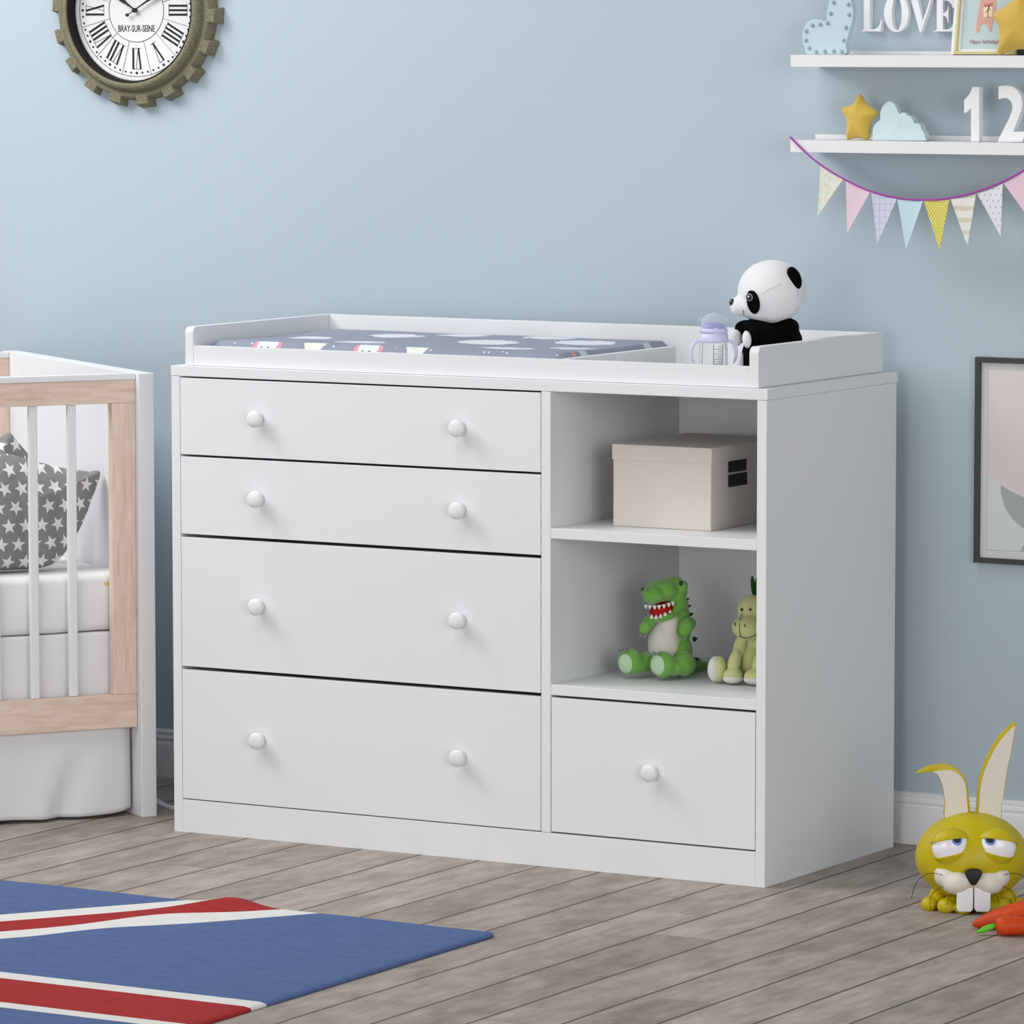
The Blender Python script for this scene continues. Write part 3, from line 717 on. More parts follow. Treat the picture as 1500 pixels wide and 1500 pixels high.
for h, g in enumerate(['XII', 'I', 'II', 'III', 'IIII', 'V', 'VI', 'VII', 'VIII', 'IX', 'X', 'XI']):
    th = math.radians(30*h); Wd = {'I': .0078, 'V': .0135, 'X': .0145}; tot = sum(Wd[k] for k in g); t0 = -tot/2; ra, rb = .0665, .1030
    for k in g:
        w = Wd[k]; m_ = t0+w/2
        if k == 'I': stroke(th, m_, ra, m_, rb, .0036)
        if k == 'V': stroke(th, m_+.0002, ra, m_-.0045, rb, .0032); stroke(th, m_+.0006, ra, m_+.0048, rb, .0007)
        if k == 'X': stroke(th, m_+.0045, ra, m_-.0045, rb, .0034); stroke(th, m_-.0045, ra, m_+.0045, rb, .0007)
        t0 += w
    for r in (ra, rb): stroke(th, -tot/2, r, tot/2, r, 0) if False else None
    rd = (math.sin(th), math.cos(th)); td = (math.cos(th), -math.sin(th))
    for r in (ra, rb):
        q.prism([(td[0]*a+rd[0]*b, td[1]*a+rd[1]*b) for a, b in ((-tot/2+.001, r-.0003), (tot/2-.001, r-.0003), (tot/2-.001, r+.0003), (-tot/2+.001, r+.0003))], YD0, YD1)
    stroke(th+PI/12, 0, .0560, 0, .1155, .0004)
for i in range(60):
    a = 2*PI*i/60; r = .0018 if i % 5 else .0024
    q.prism([(.1098*math.sin(a)+r*math.cos(k*PI/5), .1098*math.cos(a)+r*math.sin(k*PI/5)) for k in range(10)], YD0, YD1)
q.build('numerals', ink, dial)
tm = text_mesh('BRAY-SUR-SEINE', .0165, .62)
q = MB(); q.add([(v.x, v.y-.0103, v.z-.0375) for v in tm.v], tm.f); q.build('lettering', ink, dial)
def hand(ang, L, tail, y_):
    q = MB(); M = Matrix.Translation((0, y_, 0)) @ Matrix.Rotation(ang, 4, 'Y')
    q.prism([(-.0009, .003), (.0009, .003), (.0016, L*.30), (.0040, L*.52), (.0022, L*.75), (.0004, L), (-.0004, L), (-.0022, L*.75), (-.0040, L*.52), (-.0016, L*.30)], -.0005, .0005, M)
    q.lathe([(0, .001), (.0042, .001), (.0042, -.001), (0, -.001)], 20, M @ RX, False)
    if tail:
        q.prism([(-.0007, -tail), (.0007, -tail), (.0007, -.003), (-.0007, -.003)], -.0005, .0005, M)
        q.lathe([(0, .001), (.0030, .001), (.0030, -.001), (0, -.001)], 16, M @ Matrix.Translation((0, 0, -tail)) @ RX, False)
    return q
hand(math.radians(59), .098, .0165, -.0165).build('minute_hand', ink, ck)
hand(math.radians(-56), .066, 0, -.0138).build('hour_hand', ink, ck)

# ------------------------------------------------------------------ figures
class Fig:                                  # local frame turned to face the room corner: x right, y away, z up
    def __init__(s, px, py, sc, k): s.px, s.py, s.sc, s.k = px, py, sc, k
    def p(s, px, py, y): return Vector(((px-s.px)/s.sc, y, (s.py-s.k*y-py)/(s.sc*.99)))
    def e(s, mb, px, py, y, rx, ry, rz, rot=0, n=24, m=14):
        c = s.p(px, py, y); M = Matrix.Translation(c) @ Matrix.Rotation(rot, 4, 'Y')
        mb.ell((0, 0, 0), (rx/s.sc, ry, rz/s.sc), M, n, m); return mb
def cone(mb, p, d, r, L, n=10):
    M = Matrix.Translation(p) @ Vector(d).to_track_quat('Z', 'Y').to_matrix().to_4x4()
    mb.lathe([(0, -.0005), (r, 0), (r*.75, L*.45), (r*.12, L*.95), (0, L)], n, M); return mb

# --- panda
white_pl = mat('white_plush', (.80, .80, .815, 1), .9, .15, .3); s = SH(white_pl); s.bump(s.noise(s.obj, 260, 3), .0006, .4)
F = Fig(1115, 553, 838, 55)
pd = thing('plush_panda', 'black and white plush panda sitting in the white changing tray', 'soft toy', (.4592, .25, H+.0006), YAW)
q = MB()
for a in ((1130, 520, .0, 44, .046, 33), (1132, 500, .0, 43, .044, 28), (1150, 481, -.004, 20, .03, 14), (1108, 482, -.012, 24, .026, 14)): F.e(q, *a)
body = q.blob('body', BLACK, pd, .0035)
q = MB(); F.e(q, 1118, 488, -.036, 22, .016, 13, .12); F.e(q, 1101, 494, -.042, 9.5, .013, 12.5)
q.blob('arm', BLACK, pd)
q = MB(); F.e(q, 1094, 486, -.004, 19, .018, 15, .3); F.e(q, 1084, 492, -.010, 11, .015, 13)
q.blob('arm', BLACK, pd)
for px, py, y, rx, rz, ro in ((1077, 496.5, -.022, 9.5, 12.5, -.3), (1092, 499, -.052, 6.5, 12.5, -.1)):
    q = MB(); F.e(q, px, py, y, rx, .010, rz, ro); q.build('paw', white_pl, pd)
for sx, y in ((1, -.040), (0, .03)):
    q = MB(); F.e(q, 1110, 535, y, 24, .018, 15); F.e(q, 1094, 534, y-.004, 12, .016, 19); q.blob('leg', BLACK, pd)
    q = MB(); F.e(q, 1083.5, 534, y-.004, 6, .0145, 18); q.build('sole', white_pl, pd)
HC = F.p(1130, 430, 0); HR = (.0595, .058, .0545)
q = MB(); q.ell(HC, HR, None, 32, 20); F.e(q, 1096, 450, -.006, 19, .026, 18); F.e(q, 1083, 451, -.008, 14.5, .018, 14.5)
F.e(q, 1125, 455, .0, 38, .044, 22)
head = q.blob('head', white_pl, pd, .0028, 8)
def hx(px, py): return ((px-1130)/838, (430-py)/830)
def head_patch(f, m, nm, par, R=HR, eps=.0016):
    q = MB(); patch(q, HC, R, f, eps); return q.build(nm, m, par)
a, b = hx(1102, 443)
ep = head_patch(ellf(a, b, .0095, .0200, .22), BLACK, 'eye_patch', head, (.0600, .0585, .056), .003)
a, b = hx(1097.5, 436)
eye_m = mat('dark_glass_eye', (.01, .01, .012, 1), .12, .6); grey_m = mat('grey_eye_ring', rgb(120, 124, 128), .4, .4)
head_patch(ellf(a, b, .0052, .0062, .1), grey_m, 'eye_ring', head, (.0600, .0585, .056), .0042)
head_patch(ellf(a, b, .0036, .0043, .1), eye_m, 'eye', head, (.0600, .0585, .056), .0049)
head_patch(ellf(a-.0006, b+.0012, .0013, .0015), WHITE2, 'eye_glint', head, (.0600, .0585, .056), .0055)
q = MB(); M = Matrix.Translation(F.p(1160.5, 411.5, -.036)) @ Matrix.Rotation(-.38, 4, 'Y') @ Matrix.Rotation(.35, 4, 'Z'); q.ell((0, 0, 0), (.0118, .010, .0205), M); q.build('ear', BLACK, head)
q = MB(); M = Matrix.Translation(F.p(1146, 402, .034)) @ Matrix.Rotation(-.15, 4, 'Y'); q.ell((0, 0, 0), (.012, .007, .0165), M); q.build('ear', BLACK, head)
q = MB(); F.e(q, 1072, 446, -.012, 4.2, .0075, 5.6, .1); q.build('nose', eye_m, head)
q = MB(); q.tube([F.p(1086, 453, -.0275), F.p(1090, 453.5, -.0275)], .0005, 6); q.tube([F.p(1088, 453.5, -.0272), F.p(1087.6, 459, -.0268), F.p(1088, 464, -.0245)], .0006, 6); q.build('mouth', ink, head)
q = MB(); seam_m = mat('grey_seam_thread', rgb(186, 186, 190), .8, .1)
def onhead(px, py): a, b = hx(px, py); yv = -.0583*math.sqrt(max(0, 1-(a/.0597)**2-(b/.0548)**2)); return HC+Vector((a, yv-.0010, b))
q.tube([onhead(*p) for p in ((1112, 432), (1122, 426), (1132, 421), (1141, 417))], .0004, 5)
q.tube([onhead(*p) for p in ((1139, 386), (1150, 397), (1160, 414), (1166, 432), (1166, 455))], .0004, 5); q.build('seam', seam_m, head)

# --- bottle
def clear(name, tint, alpha, rough=.08):
    m = bpy.data.materials.new(name); m.use_nodes = True; nt = m.node_tree; nt.nodes.clear()
    o = nt.nodes.new('ShaderNodeOutputMaterial'); t = nt.nodes.new('ShaderNodeBsdfTransparent'); g = nt.nodes.new('ShaderNodeBsdfPrincipled'); mx = nt.nodes.new('ShaderNodeMixShader')
    fr = nt.nodes.new('ShaderNodeLayerWeight'); fr.inputs[0].default_value = .35; mm = nt.nodes.new('ShaderNodeMath'); mm.operation = 'MULTIPLY_ADD'; mm.inputs[1].default_value = .55; mm.inputs[2].default_value = alpha
    g.inputs['Base Color'].default_value = tint; g.inputs['Roughness'].default_value = rough
    nt.links.new(fr.outputs['Facing'], mm.inputs[0]); nt.links.new(mm.outputs[0], mx.inputs[0]); nt.links.new(t.outputs[0], mx.inputs[1]); nt.links.new(g.outputs[0], mx.inputs[2]); nt.links.new(mx.outputs[0], o.inputs[0]); return m
clr = clear('clear_plastic', rgb(226, 232, 238), .12)
lil = mat('pale_lilac_plastic', rgb(206, 206, 234), .35, .4); lil2 = mat('lilac_plastic', rgb(150, 152, 208), .3, .4)
F = Fig(1045, 548, 838, 60)
bo = thing('baby_bottle', 'clear baby bottle with lilac cap and handles beside the panda', 'bottle', (.4296, .13, H+.0006), YAW)
u = 1/838
def zz(py): return (556.5-py)*u
MB().lathe([(0, .001), (18*u, .0008), (21*u, .003), (21.3*u, zz(535)), (20.3*u, zz(510)), (19.6*u, zz(500)), (18*u, zz(498))], 40).build('bottle_body', clr, bo)
MB().lathe([(15*u, zz(501.5)), (20.3*u, zz(501)), (21*u, zz(498.5)), (20.5*u, zz(489)), (17.5*u, zz(487.6)), (20*u, zz(487)), (20.3*u, zz(482)), (17*u, zz(481)), (10*u, zz(481)), (0, zz(481))], 40).build('collar', lil, bo)
q = MB().lathe([(17*u, zz(481)), (16.5*u, zz(477)), (14.5*u, zz(474.5)), (12*u, zz(473.5)), (0, zz(473.2))], 32); cap = q.build('cap', lil2, bo)
q = MB(); q.tube([(a*u, -12*u, zz(b)) for a, b in ((-9, 477), (0, 475.5), (9, 477))], 1.6*u, 8); q.box(-.5*u, 6*u, -19.5*u, -13*u, zz(486), zz(480)); q.build('latch', lil, cap, .0005)
MB().lathe([(18.3*u, zz(482)), (18*u, zz(474)), (15.5*u, zz(465.5)), (9*u, zz(460.8)), (0, zz(459.3))], 40).build('dome_lid', clr, bo)
q = MB(); 
for sx in (-1, 1): q.lathe([(0, .002), (3.3*u, .0018), (3.8*u, 0), (3.3*u, -.0018), (0, -.002)], 16, Matrix.Translation((sx*17.5*u, 0, zz(468))) @ RX)
q.build('lid_ears', clr, bo)
for sx in (-1, 1):
    q = MB(); pts = catmull([(sx*19.5*u, -.002, zz(498)), (sx*27*u, -.004, zz(502)), (sx*32*u, -.006, zz(512)), (sx*31.5*u, -.007, zz(523)), (sx*28.5*u, -.007, zz(531))], 5, False)
    q.tube(pts, [.0021+.0009*math.sin(PI*i/(len(pts)-1)) for i in range(len(pts))], 10); q.build('handle', lil, bo)
q = MB(); 
def wallp(a, z, dr_=.0005): r = 21.4*u+dr_; return (r*math.sin(a), -r*math.cos(a), z)
vs_ = [wallp(-.02+.60*i/6, zz(p_)) for p_ in (538, 503) for i in range(7)]
strip = MB().add(vs_, [(i, i+1, 8+i, 7+i) for i in range(6)], None, True).build('scale_strip', mat('white_scale_print', rgb(240, 240, 240), .5, .3), bo)
for k in range(9):
    z_ = zz(535-k*3.6); L = .52 if k % 2 else .30
    q.tube([wallp(.55-L*i/4, z_, .001) for i in range(5)], .0003, 5)
for a in (-.03, .60): q.tube([wallp(a, zz(537), .0009), wallp(a, zz(503), .0009)], .00045, 5)
q.build('scale_marks', mat('grey_print', rgb(70, 72, 80), .5, .3), strip)
q = MB()
for a in (-.9, .98): q.tube([wallp(a, zz(538), .0004), wallp(a*.97, zz(502), -.0006)], .0004, 5)
q.build('body_ridge', mat('grey_edge_plastic', rgb(150, 152, 160), .4, .3), bo)

# --- green dinosaur
grn = mat('green_plush', rgb(104, 164, 66), .9, .15, .35); s = SH(grn); s.bump(s.noise(s.obj, 300, 3), .0008, .5); s.color(s.mix(s.noise(s.obj, 60, 3), rgb(96, 156, 58), rgb(134, 190, 92)))
pale = mat('pale_green_velour', rgb(182, 212, 176), .9, .1, .2); bell = mat('cream_belly_plush', rgb(222, 216, 208), .9, .1, .2)
redm = mat('red_felt', rgb(176, 26, 36), .8, .15); toothm = mat('white_felt', rgb(236, 232, 222), .7, .2); dgrn = mat('dark_green_felt', rgb(44, 82, 40), .85, .1); claw_m = mat('grey_claw_felt', rgb(150, 150, 142), .8, .15)
F = Fig(968, 990, 835, 102)
dn = thing('plush_dinosaur', 'green plush dinosaur with open red mouth on the lower open shelf', 'soft toy', (.2905, .2, .3156), YAW)
q = MB()
for a in ((984, 952, .004, 31, .034, 32), (989, 920, .004, 24, .028, 30), (993, 898, .006, 17, .022, 22)): F.e(q, *a)
body = q.blob('body', grn, dn, .003)
q = MB(); F.e(q, 974, 942, -.004, 25.5, .0325, 35); F.e(q, 980, 914, -.006, 17, .024, 22); q.blob('belly', bell, dn, .003)
q = MB()
for a in ((986, 864, .0, 21, .026, 21), (968, 864, -.018, 24, .028, 17), (956, 870, -.034, 17, .026, 14), (1000, 858, -.014, 7, .011, 10), (992, 884, -.004, 16.5, .026, 14), (972, 901, -.016, 20, .026, 8, -.22)): F.e(q, *a)
head = q.blob('head', grn, dn, .0026, 5)
q = MB(); F.e(q, 968, 891, -.0235, 18.5, .0235, 10.5, -.32); q.blob('mouth', redm, head, .002, 3)
mc = F.p(968, 891, -.0235)
q = MB()
for px, py in ((945.5, 885), (951, 885.5), (957.5, 886), (964, 885.5), (971, 884.5), (978, 882.5), (984, 880.5)):
    a = (px-968)/20; cone(q, F.p(px, py, -.0235-.0285*math.sqrt(max(.05, 1-a*a))-.001), (0, -.12, -1), .0038, .0075)
for px, py in ((953.5, 904.5), (960, 905), (966.5, 903.5), (973, 900.5), (979.5, 896)):
    a = (px-966)/20; cone(q, F.p(px, py, -.0165-.0275*math.sqrt(max(.05, 1-a*a))), (0, -.15, 1), .0038, .0075)
q.build('teeth', toothm, head)
q = MB(); F.e(q, 996.5, 854, -.0225, 3.0, .0035, 3.6); q.build('eye', eye_m, head)
q = MB(); F.e(q, 940.5, 862, -.028, 1.8, .004, 2.6, .6); q.build('eye', eye_m, head)
q = MB(); q.tube([F.p(963, 862, -.0585), F.p(965.5, 864, -.0585)], .0006, 6); q.tube([F.p(948, 862, -.0555), F.p(946.5, 864, -.055)], .0006, 6); q.build('nostril', dgrn, head)
q = MB(); F.e(q, 951, 909, -.014, 9, .010, 10); F.e(q, 944, 918, -.022, 8.5, .010, 11, .45); q.blob('arm', grn, dn, .0025)
q = MB(); F.e(q, 1003, 918, -.036, 11, .012, 14, .2); F.e(q, 1010, 912, -.018, 9, .014, 10); q.blob('arm', grn, dn, .0025)
q = MB()
for px, py, y in ((938, 927, -.028), (944, 929, -.028), (995, 932, -.044), (1002, 932, -.045)): cone(q, F.p(px, py, y), (-.2, -.3, -1), .0022, .005)
q.build('hand_claws', claw_m, dn)
for th_, ft, so_, cl in (((1001, 970, -.030, 17.5, .030, 18.5), (969, 971, -.062, 18.5, .020, 19.5), (961.5, 972, 10.5, 16), ((950, 957), (956, 955), (963, 956))),
                   ((946, 967, -.012, 14, .028, 15), (922, 967, -.036, 18, .020, 19.5), (915.5, 970, 10.5, 15.5), ((906, 951), (911, 949), (917, 950)))):
    q = MB(); F.e(q, *th_); F.e(q, (th_[0]+ft[0])/2, (th_[1]+ft[1])/2+4, (th_[2]+ft[2])/2, 17, .022, 13.5); F.e(q, *ft); lg = q.blob('leg', grn, dn, .0028, 4)
    C_ = F.p(ft[0], ft[1], ft[2]); q = MB(); q0 = F.p(so_[0], so_[1], ft[2]-.015)-C_
    patch(q, C_, (18.6/835, .0205, 19.8/835), ellf(q0.x, q0.z, so_[2]/835*.92, so_[3]/835*.92, .08), .0010); q.build('sole', pale, lg)
    q = MB()
    for px, py in cl: cone(q, F.p(px, py, ft[2]-.012), (-.35, -.9, .2), .0030, .0075)
    q.build('foot_claws', claw_m, lg)
q = MB(); q.tube(catmull([F.p(1000, 973, .010), F.p(1015, 974, .030), F.p(1030, 974, .052), F.p(1046, 973.5, .072)], 5, False), [.0155-.010*i/15 for i in range(16)], 14); q.build('tail', grn, dn)
q = MB()
for px, py, y, r in ((1007, 876, .024, 2.5), (1009.5, 886, .026, 3), (1012.5, 898, .028, 3.5), (1019, 934, .030, 4.5), (1022, 964, .036, 4.5), (1026, 967, .048, 3.5)):
    cone(q, F.p(px-3, py+1, y), (1, .25, .25), r/835, .009, 6)
q.build('back_spikes', dgrn, dn)

# --- pale green plush with tuft
lim = mat('lime_plush', rgb(198, 206, 124), .9, .15, .35); s = SH(lim); s.bump(s.noise(s.obj, 300, 3), .0008, .5); s.color(s.mix(s.noise(s.obj, 50, 3), rgb(202, 208, 134), rgb(222, 226, 166)))
whp = mat('white_velour', rgb(232, 230, 224), .9, .1, .2); thr = mat('olive_thread', rgb(70, 74, 30), .8, .1)
F = Fig(1098, 1000, 835, 102)
hp_ = thing('plush_hippo', 'pale lime plush hippo with a dark green tuft behind the dresser side panel', 'soft toy', (.4651, .2, .3188), YAW)
q = MB(); F.e(q, 1099, 967, .006, 21, .028, 31); F.e(q, 1099, 945, .004, 16, .020, 24); q.blob('body', lim, hp_, .003)
q = MB(); F.e(q, 1100, 898, .0, 20.5, .024, 24.5); F.e(q, 1094, 921, -.018, 23, .027, 17.5); F.e(q, 1098, 932, -.012, 16, .018, 8.5); head = q.blob('head', lim, hp_, .0025, 4)
MC = F.p(1094, 921, -.018); MR = (23/835, .027, 17.5/835)
def onm(px, py, C=MC, R=MR, e=.0012):
    a, b = px, py; p = F.p(px, py, C.y-R[1]*.8)-C
    return C+Vector((p.x, -R[1]*math.sqrt(max(0, 1-(p.x/R[0])**2-(p.z/R[2])**2))-e, p.z))
q = MB()
for px in (1085.5, 1097.8): F.e(q, px, 896, -.0225+(.003 if px < 1090 else 0), 1.9, .0022, 2.3)
q.build('eyes', eye_m, head)
q = MB()
for px, py in ((1075.5, 918), (1089, 919)): q.tube([onm(px-.3, py-2.2), onm(px+.3, py+1.6)], .0009, 6)
q.tube([onm(*p) for p in ((1081.5, 935), (1088, 937.2), (1096, 936.8), (1104, 933), (1110, 927))], .0006, 6)
q.tube([onm(*p) for p in ((1086, 903.5), (1083, 910), (1081.5, 920), (1082, 930), (1084, 935))], .0005, 6)
q.build('stitching', thr, head)
q = MB()
for dx, r in ((0, -.08), (5, .12), (9, .3)): F.e(q, 1102.5+dx, 862, .002+dx*.0006, 3.2, .0028, 15, r)
q.build('tuft', dgrn, head)
for a, b, pw in (((1083, 950, -.014, 9.5, .012, 22, .28), (1075, 972, -.026, 9.5, .012, 20, .2), (1072.5, 990.5, -.034, 14.5, .017, 11)), ((1113, 950, -.010, 9.5, .012, 22, -.2), (1110, 972, -.034, 10, .012, 18, .25), (1103, 992, -.046, 15.5, .017, 11))):
    q = MB(); F.e(q, *a); F.e(q, *b); F.e(q, *pw); lg = q.blob('arm', lim, hp_, .0025, 3)
    q = MB(); F.e(q, pw[0], pw[1]+4, pw[2]-.0005, pw[3]+.2, pw[4]+.0004, pw[5]-3.6); q.build('paw_pad', whp, lg)
for px, py, y in ((1051.5, 981, -.012), (1140, 980, -.012)):
    q = MB(); F.e(q, px+1.5, py, y, 12, .020, 19.5); F.e(q, px+(22 if px < 1098 else -18), py+(3 if px < 1098 else -3), y+.012, 22, .017, 12); lg = q.blob('leg', lim, hp_, .0025, 3)
    q = MB(); M = Matrix.Translation(F.p(px-4, py, y-.006)) @ Matrix.Rotation(-.55, 4, 'Z'); q.ell((0, 0, 0), (9.5/835, .0175, 18.5/835), M); q.build('sole', whp, lg)

# --- yellow rabbit
yel = mat('yellow_vinyl', rgb(190, 172, 10), .42, .35); crm = mat('cream_vinyl', rgb(222, 214, 202), .55, .3); eyew = mat('white_eye', rgb(238, 238, 244), .2, .5); iris = mat('blue_iris', rgb(96, 130, 210), .25, .5)
tooth = mat('white_tooth', rgb(236, 236, 238), .35, .4); blk = mat('black_vinyl', (.01, .01, .01, 1), .5, .35)
F = Fig(1419, 1328, 847, 140)
b0 = at(1419, 1328, Z=0)
rb = thing('toy_rabbit', 'yellow toy rabbit with droopy eyes and buck teeth on the floor', 'toy', (b0.x, b0.y, .0006), YAW)
HC = F.p(1423, 1259, .0); HR = (75.5/847, .076, 64/847)
q = MB(); vs_ = []
q.ell(HC, HR, None, 48, 30)
for v in q.v:                                # broad crown, fuller cheeks
    d = v-HC; k = d.z/HR[2]; v.x = HC.x+d.x*(1+.05*math.cos(k*1.6)-.06*max(0, -k)**2)
head = q.build('head', yel, rb, weld=True)
def ony(px, py, ex=0.):
    for _ in range(3):
        y = getattr(ony, 'y', -.06); p = F.p(px, py, y)-HC
        y = HC.y-HR[1]*math.sqrt(max(0, 1-(p.x/(HR[0]*1.03))**2-(p.z/HR[2])**2)); ony.y = y
    ony.y = -.06
    return F.p(px, py, y-ex)
for sx in (-1, 1):
    px = 1390 if sx < 0 else 1452.5
    C_ = ony(px, 1247); C_.y += .009; R_ = (27/847, .019, 25/847)
    eb = MB().ell(C_, R_, None, 28, 18).build('eyeball', eyew, head)
    def lid(scale, n_, p_, nm, keep_up, py_off):
        bm = bmesh.new(); bmesh.ops.create_uvsphere(bm, u_segments=40, v_segments=26, radius=1)
        for v in bm.verts: v.co = C_+Vector((v.co.x*R_[0]*scale, v.co.y*R_[1]*(scale+.06), v.co.z*R_[2]*scale))
        bmesh.ops.bisect_plane(bm, geom=bm.verts[:]+bm.edges[:]+bm.faces[:], plane_co=p_, plane_no=n_, clear_outer=keep_up, clear_inner=not keep_up)
        ed = [e for e in bm.edges if e.is_boundary]
        if ed: bmesh.ops.holes_fill(bm, edges=ed)
        bm.verts.index_update(); q = MB(); q.add([v.co.copy() for v in bm.verts], [[v.index for v in f.verts] for f in bm.faces], None, True); bm.free()
        return q.build(nm, yel, head)
    up_p = F.p(px, 1234.5, C_.y-R_[1]); lo_p = F.p(px, 1257.0, C_.y-R_[1])
    lid(1.10, Vector((.14*sx, .30, 1)) , up_p, 'upper_eyelid', False, 0)
    lid(1.06, Vector((.27*sx, -.10, 1)), lo_p, 'lower_eyelid', True, 0)
    ip = F.p(1396.5 if sx < 0 else 1442.5, 1236.5, C_.y-R_[1])-C_
    q = MB(); patch(q, C_, R_, ellf(ip.x, ip.z, 7/847, 7/847), .0006); ir = q.build('iris', iris, eb)
    q = MB(); patch(q, C_, R_, ellf(ip.x, ip.z+.001, 4.8/847, 4.8/847), .0010); q.build('pupil', blk, eb)
q = MB()                                      # muzzle, two lobes with raised outer corners
for sx in (-1, 1):
    c0 = 1419.5+sx*0.
    for a, b, y, rx, ry, rz, ro in ((c0+sx*21, 1294, -.060, 23, .026, 17, .20*sx), (c0+sx*37, 1286, -.050, 16, .024, 15, .4*sx), (c0+sx*44, 1279.5, -.046, 9.5, .020, 9, .2*sx), (c0+sx*7, 1291, -.062, 11, .024, 12, 0)): F.e(q, a, b, y, rx, ry, rz, ro)
q.blob('muzzle', crm, rb, .0028, 5)
q = MB(); q.prism(smooth2([(-11.5/847, 7/847), (0, 10/847), (11.5/847, 7/847), (9/847, -3/847), (0, -13.5/847), (-9/847, -3/847)], 4), -.008, .004, Matrix.Translation(F.p(1418.5, 1285, -.084)))
q.build('nose', blk, rb, .003, 3, smooth=True)
for sx in (-1, 1):
    c0 = 1419.8+sx*12.2
    q = MB(); q.prism([F_ for F_ in ((-11.5/847, 16/847), (11.5/847, 16/847), ((11.5 if sx < 0 else 11)/847, -15/847), (8/847, -18/847), (-8/847, -18/847), (-11/847, -14/847))], -.0035, .0035, Matrix.Translation(F.p(c0, 1317, -.074)))
    q.build('tooth', tooth, rb, .0012, 2)
q = MB(); wy = -.084
for sx in (-1, 1):
    for P in (((-42.5, 1284), (-56, 1281.5), (-68, 1285), (-78, 1296), (-84.5, 1317)), ((-32, 1298.5), (-44, 1301), (-54, 1308), (-59, 1318), (-58, 1333)), ((-25.5, 1305), (-31, 1311), (-35, 1319), (-35.5, 1326))):
        q.tube(catmull([F.p(1419.5-sx*a, b, wy+.018*max(0, (-a-40)/40)+.012) for a, b in P], 5, False), .00055, 6)
q.build('whiskers', blk, rb)
q = MB()
F.e(q, 1421, 1308, .03, 52, .05, 19); q.blob('body', yel, rb, .004)
for nm, P in (('front_foot', ((1383, 1327.5, -.052, 12.5, .016, 11.5), (1407, 1331, -.062, 12, .014, 9.5), (1395, 1322, -.036, 15, .02, 10))), ('front_foot', ((1443, 1329, -.052, 13, .016, 11), (1462, 1325, -.044, 12, .015, 10.5), (1452, 1320, -.03, 14, .02, 11))),
              ('hind_foot', ((1361.5, 1325, -.03, 12, .016, 11), (1373, 1319, -.012, 13, .02, 13), (1378, 1310, -.0, 14, .022, 13))), ('hind_foot', ((1482, 1324, -.03, 11, .015, 9.5), (1494, 1323, -.024, 10, .013, 8.5), (1470, 1315, -.012, 16, .022, 14)))):
    q = MB()
    for a in P: F.e(q, *a)
    q.blob(nm, yel, rb, .0028, 3)
def ear(outer, inner, nm):
    oo_, ii_ = ([(lambda p: (p.x, p.z))(F.p(1300+a/4.41, 1050+b/4.41, .0)) for a, b in smooth2(P, 4)] for P in (outer, inner))
    e_ = MB().prism(oo_, -.004, .007, Matrix.Translation((0, .004, 0))).build(nm, yel, rb, .003, 3, smooth=True)
    MB().prism(ii_, -.006, .0, Matrix.Translation((0, .002, 0))).build('ear_lining', crm, e_, .0015, 2)
ear([(378, 680), (372, 590), (362, 520), (345, 455), (320, 412), (285, 398), (240, 402), (195, 407), (250, 372), (310, 354), (380, 352), (440, 376), (485, 420), (512, 480), (522, 560), (518, 680)],
    [(383, 685), (374, 590), (364, 515), (346, 450), (325, 412), (300, 398), (350, 388), (410, 388), (455, 410), (487, 450), (503, 500), (508, 570), (505, 685)], 'ear')
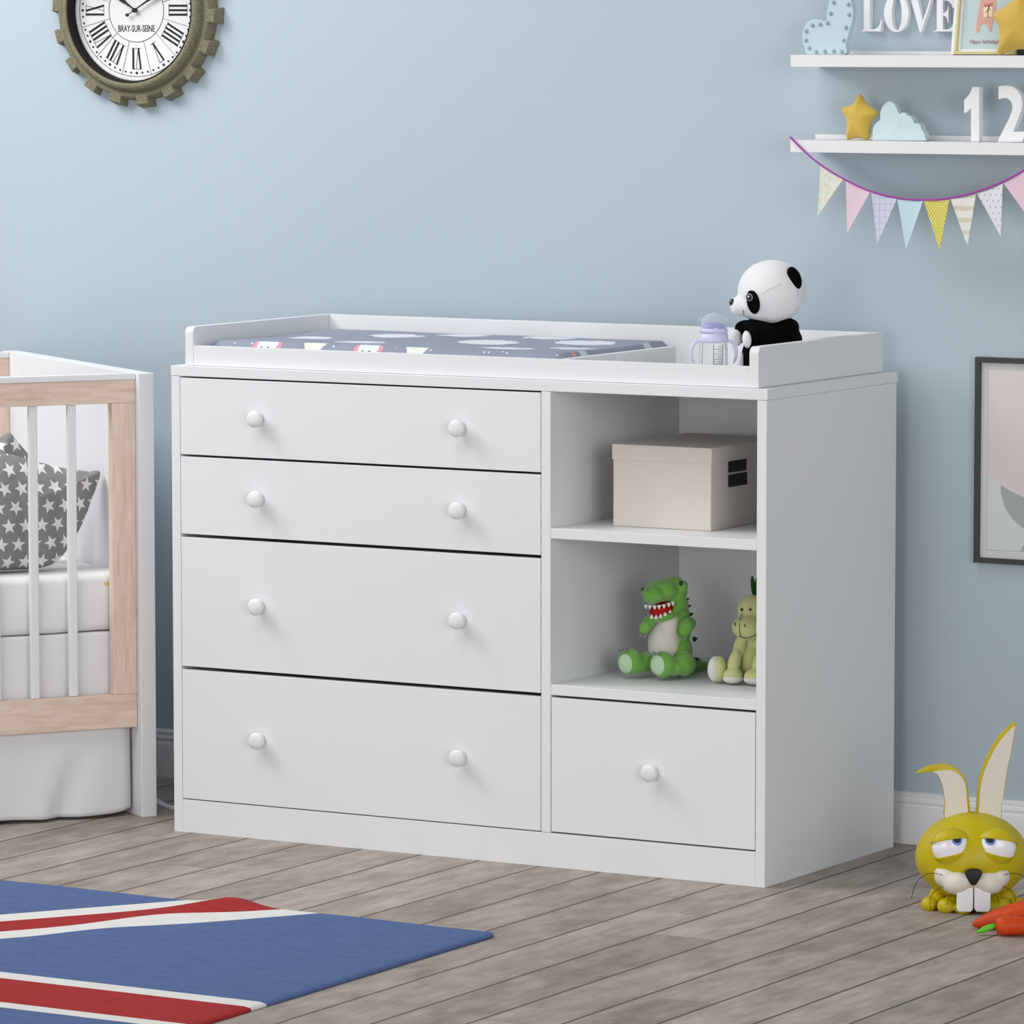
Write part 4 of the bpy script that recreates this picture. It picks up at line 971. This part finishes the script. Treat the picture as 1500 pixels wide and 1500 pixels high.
ear([(580, 680), (570, 590), (575, 500), (595, 400), (635, 295), (690, 200), (750, 130), (790, 95), (808, 98), (806, 120), (780, 270), (755, 400), (738, 520), (722, 600), (712, 690)],
    [(590, 685), (584, 590), (590, 500), (610, 410), (650, 310), (705, 215), (760, 150), (800, 115), (796, 150), (774, 280), (750, 400), (734, 520), (718, 600), (708, 690)], 'ear')

# --- carrots
org = mat('orange_carrot', rgb(206, 78, 20), .5, .3); lf = mat('green_leaf', rgb(92, 186, 40), .5, .3)
s = SH(org); x, y, z = s.xyz(); s.color(s.mix(s.noise(s.comb(x*1., y*.2, z), 160, 2), rgb(190, 54, 4), rgb(208, 74, 12)))
def carrot(loc, rz, L, R, lab, stem, pitch=0):
    t = thing('toy_carrot', lab, 'toy carrot', loc, rz, 'toy carrots beside the rabbit')
    M = Matrix.Rotation(-PI/2+pitch, 4, 'Y')   # axis along -x: tip to the left
    MP = Matrix.Rotation(-pitch, 4, 'Y')
    prof = [(0, 0), (R*.16, .003), (R*.42, L*.14), (R*.72, L*.38), (R*.93, L*.68), (R, L*.88), (R*.86, L*.97), (R*.45, L), (0, L*.985)]
    q = MB().lathe(prof, 28, MP @ Matrix.Rotation(PI/2, 4, 'Y')); q.build('root', org, t)
    q = MB()
    for a in stem: q.tube([MP @ Vector(p) for p in a], [.002, .0036, .0036, .0022], 8)
    q.build('leaf', lf, t)
p = at(1426, 1362, Z=.0); dxy = Vector((math.cos(YAW), math.sin(YAW), 0)); dv = Vector((-math.sin(YAW), math.cos(YAW), 0))
carrot(p+Vector((0, 0, .0062))+dv*.012-dxy*.002, YAW-.04, .125, .0262, 'orange toy carrot with pointed tip to the left, nearest the rabbit', (((.120, 0, .006), (.138, .004, .010), (.155, .006, .009), (.170, .010, .004)), ((.120, 0, 0), (.14, -.006, .004), (.155, -.012, .0), (.168, -.016, -.004))), .19)
p = at(1457, 1369, Z=.0)
carrot(p+Vector((0, 0, .0165))-dxy*(-.120)-dv*.012, YAW+PI, .120, .0160, 'orange toy carrot with green leaf end to the left, nearest the camera', (((.118, 0, 0), (.128, -.002, -.004), (.138, -.003, -.008), (.150, -.004, -.0115)), ((.118, -.004, .002), (.128, -.006, -.002), (.138, -.008, -.006), (.147, -.008, -.0115))))
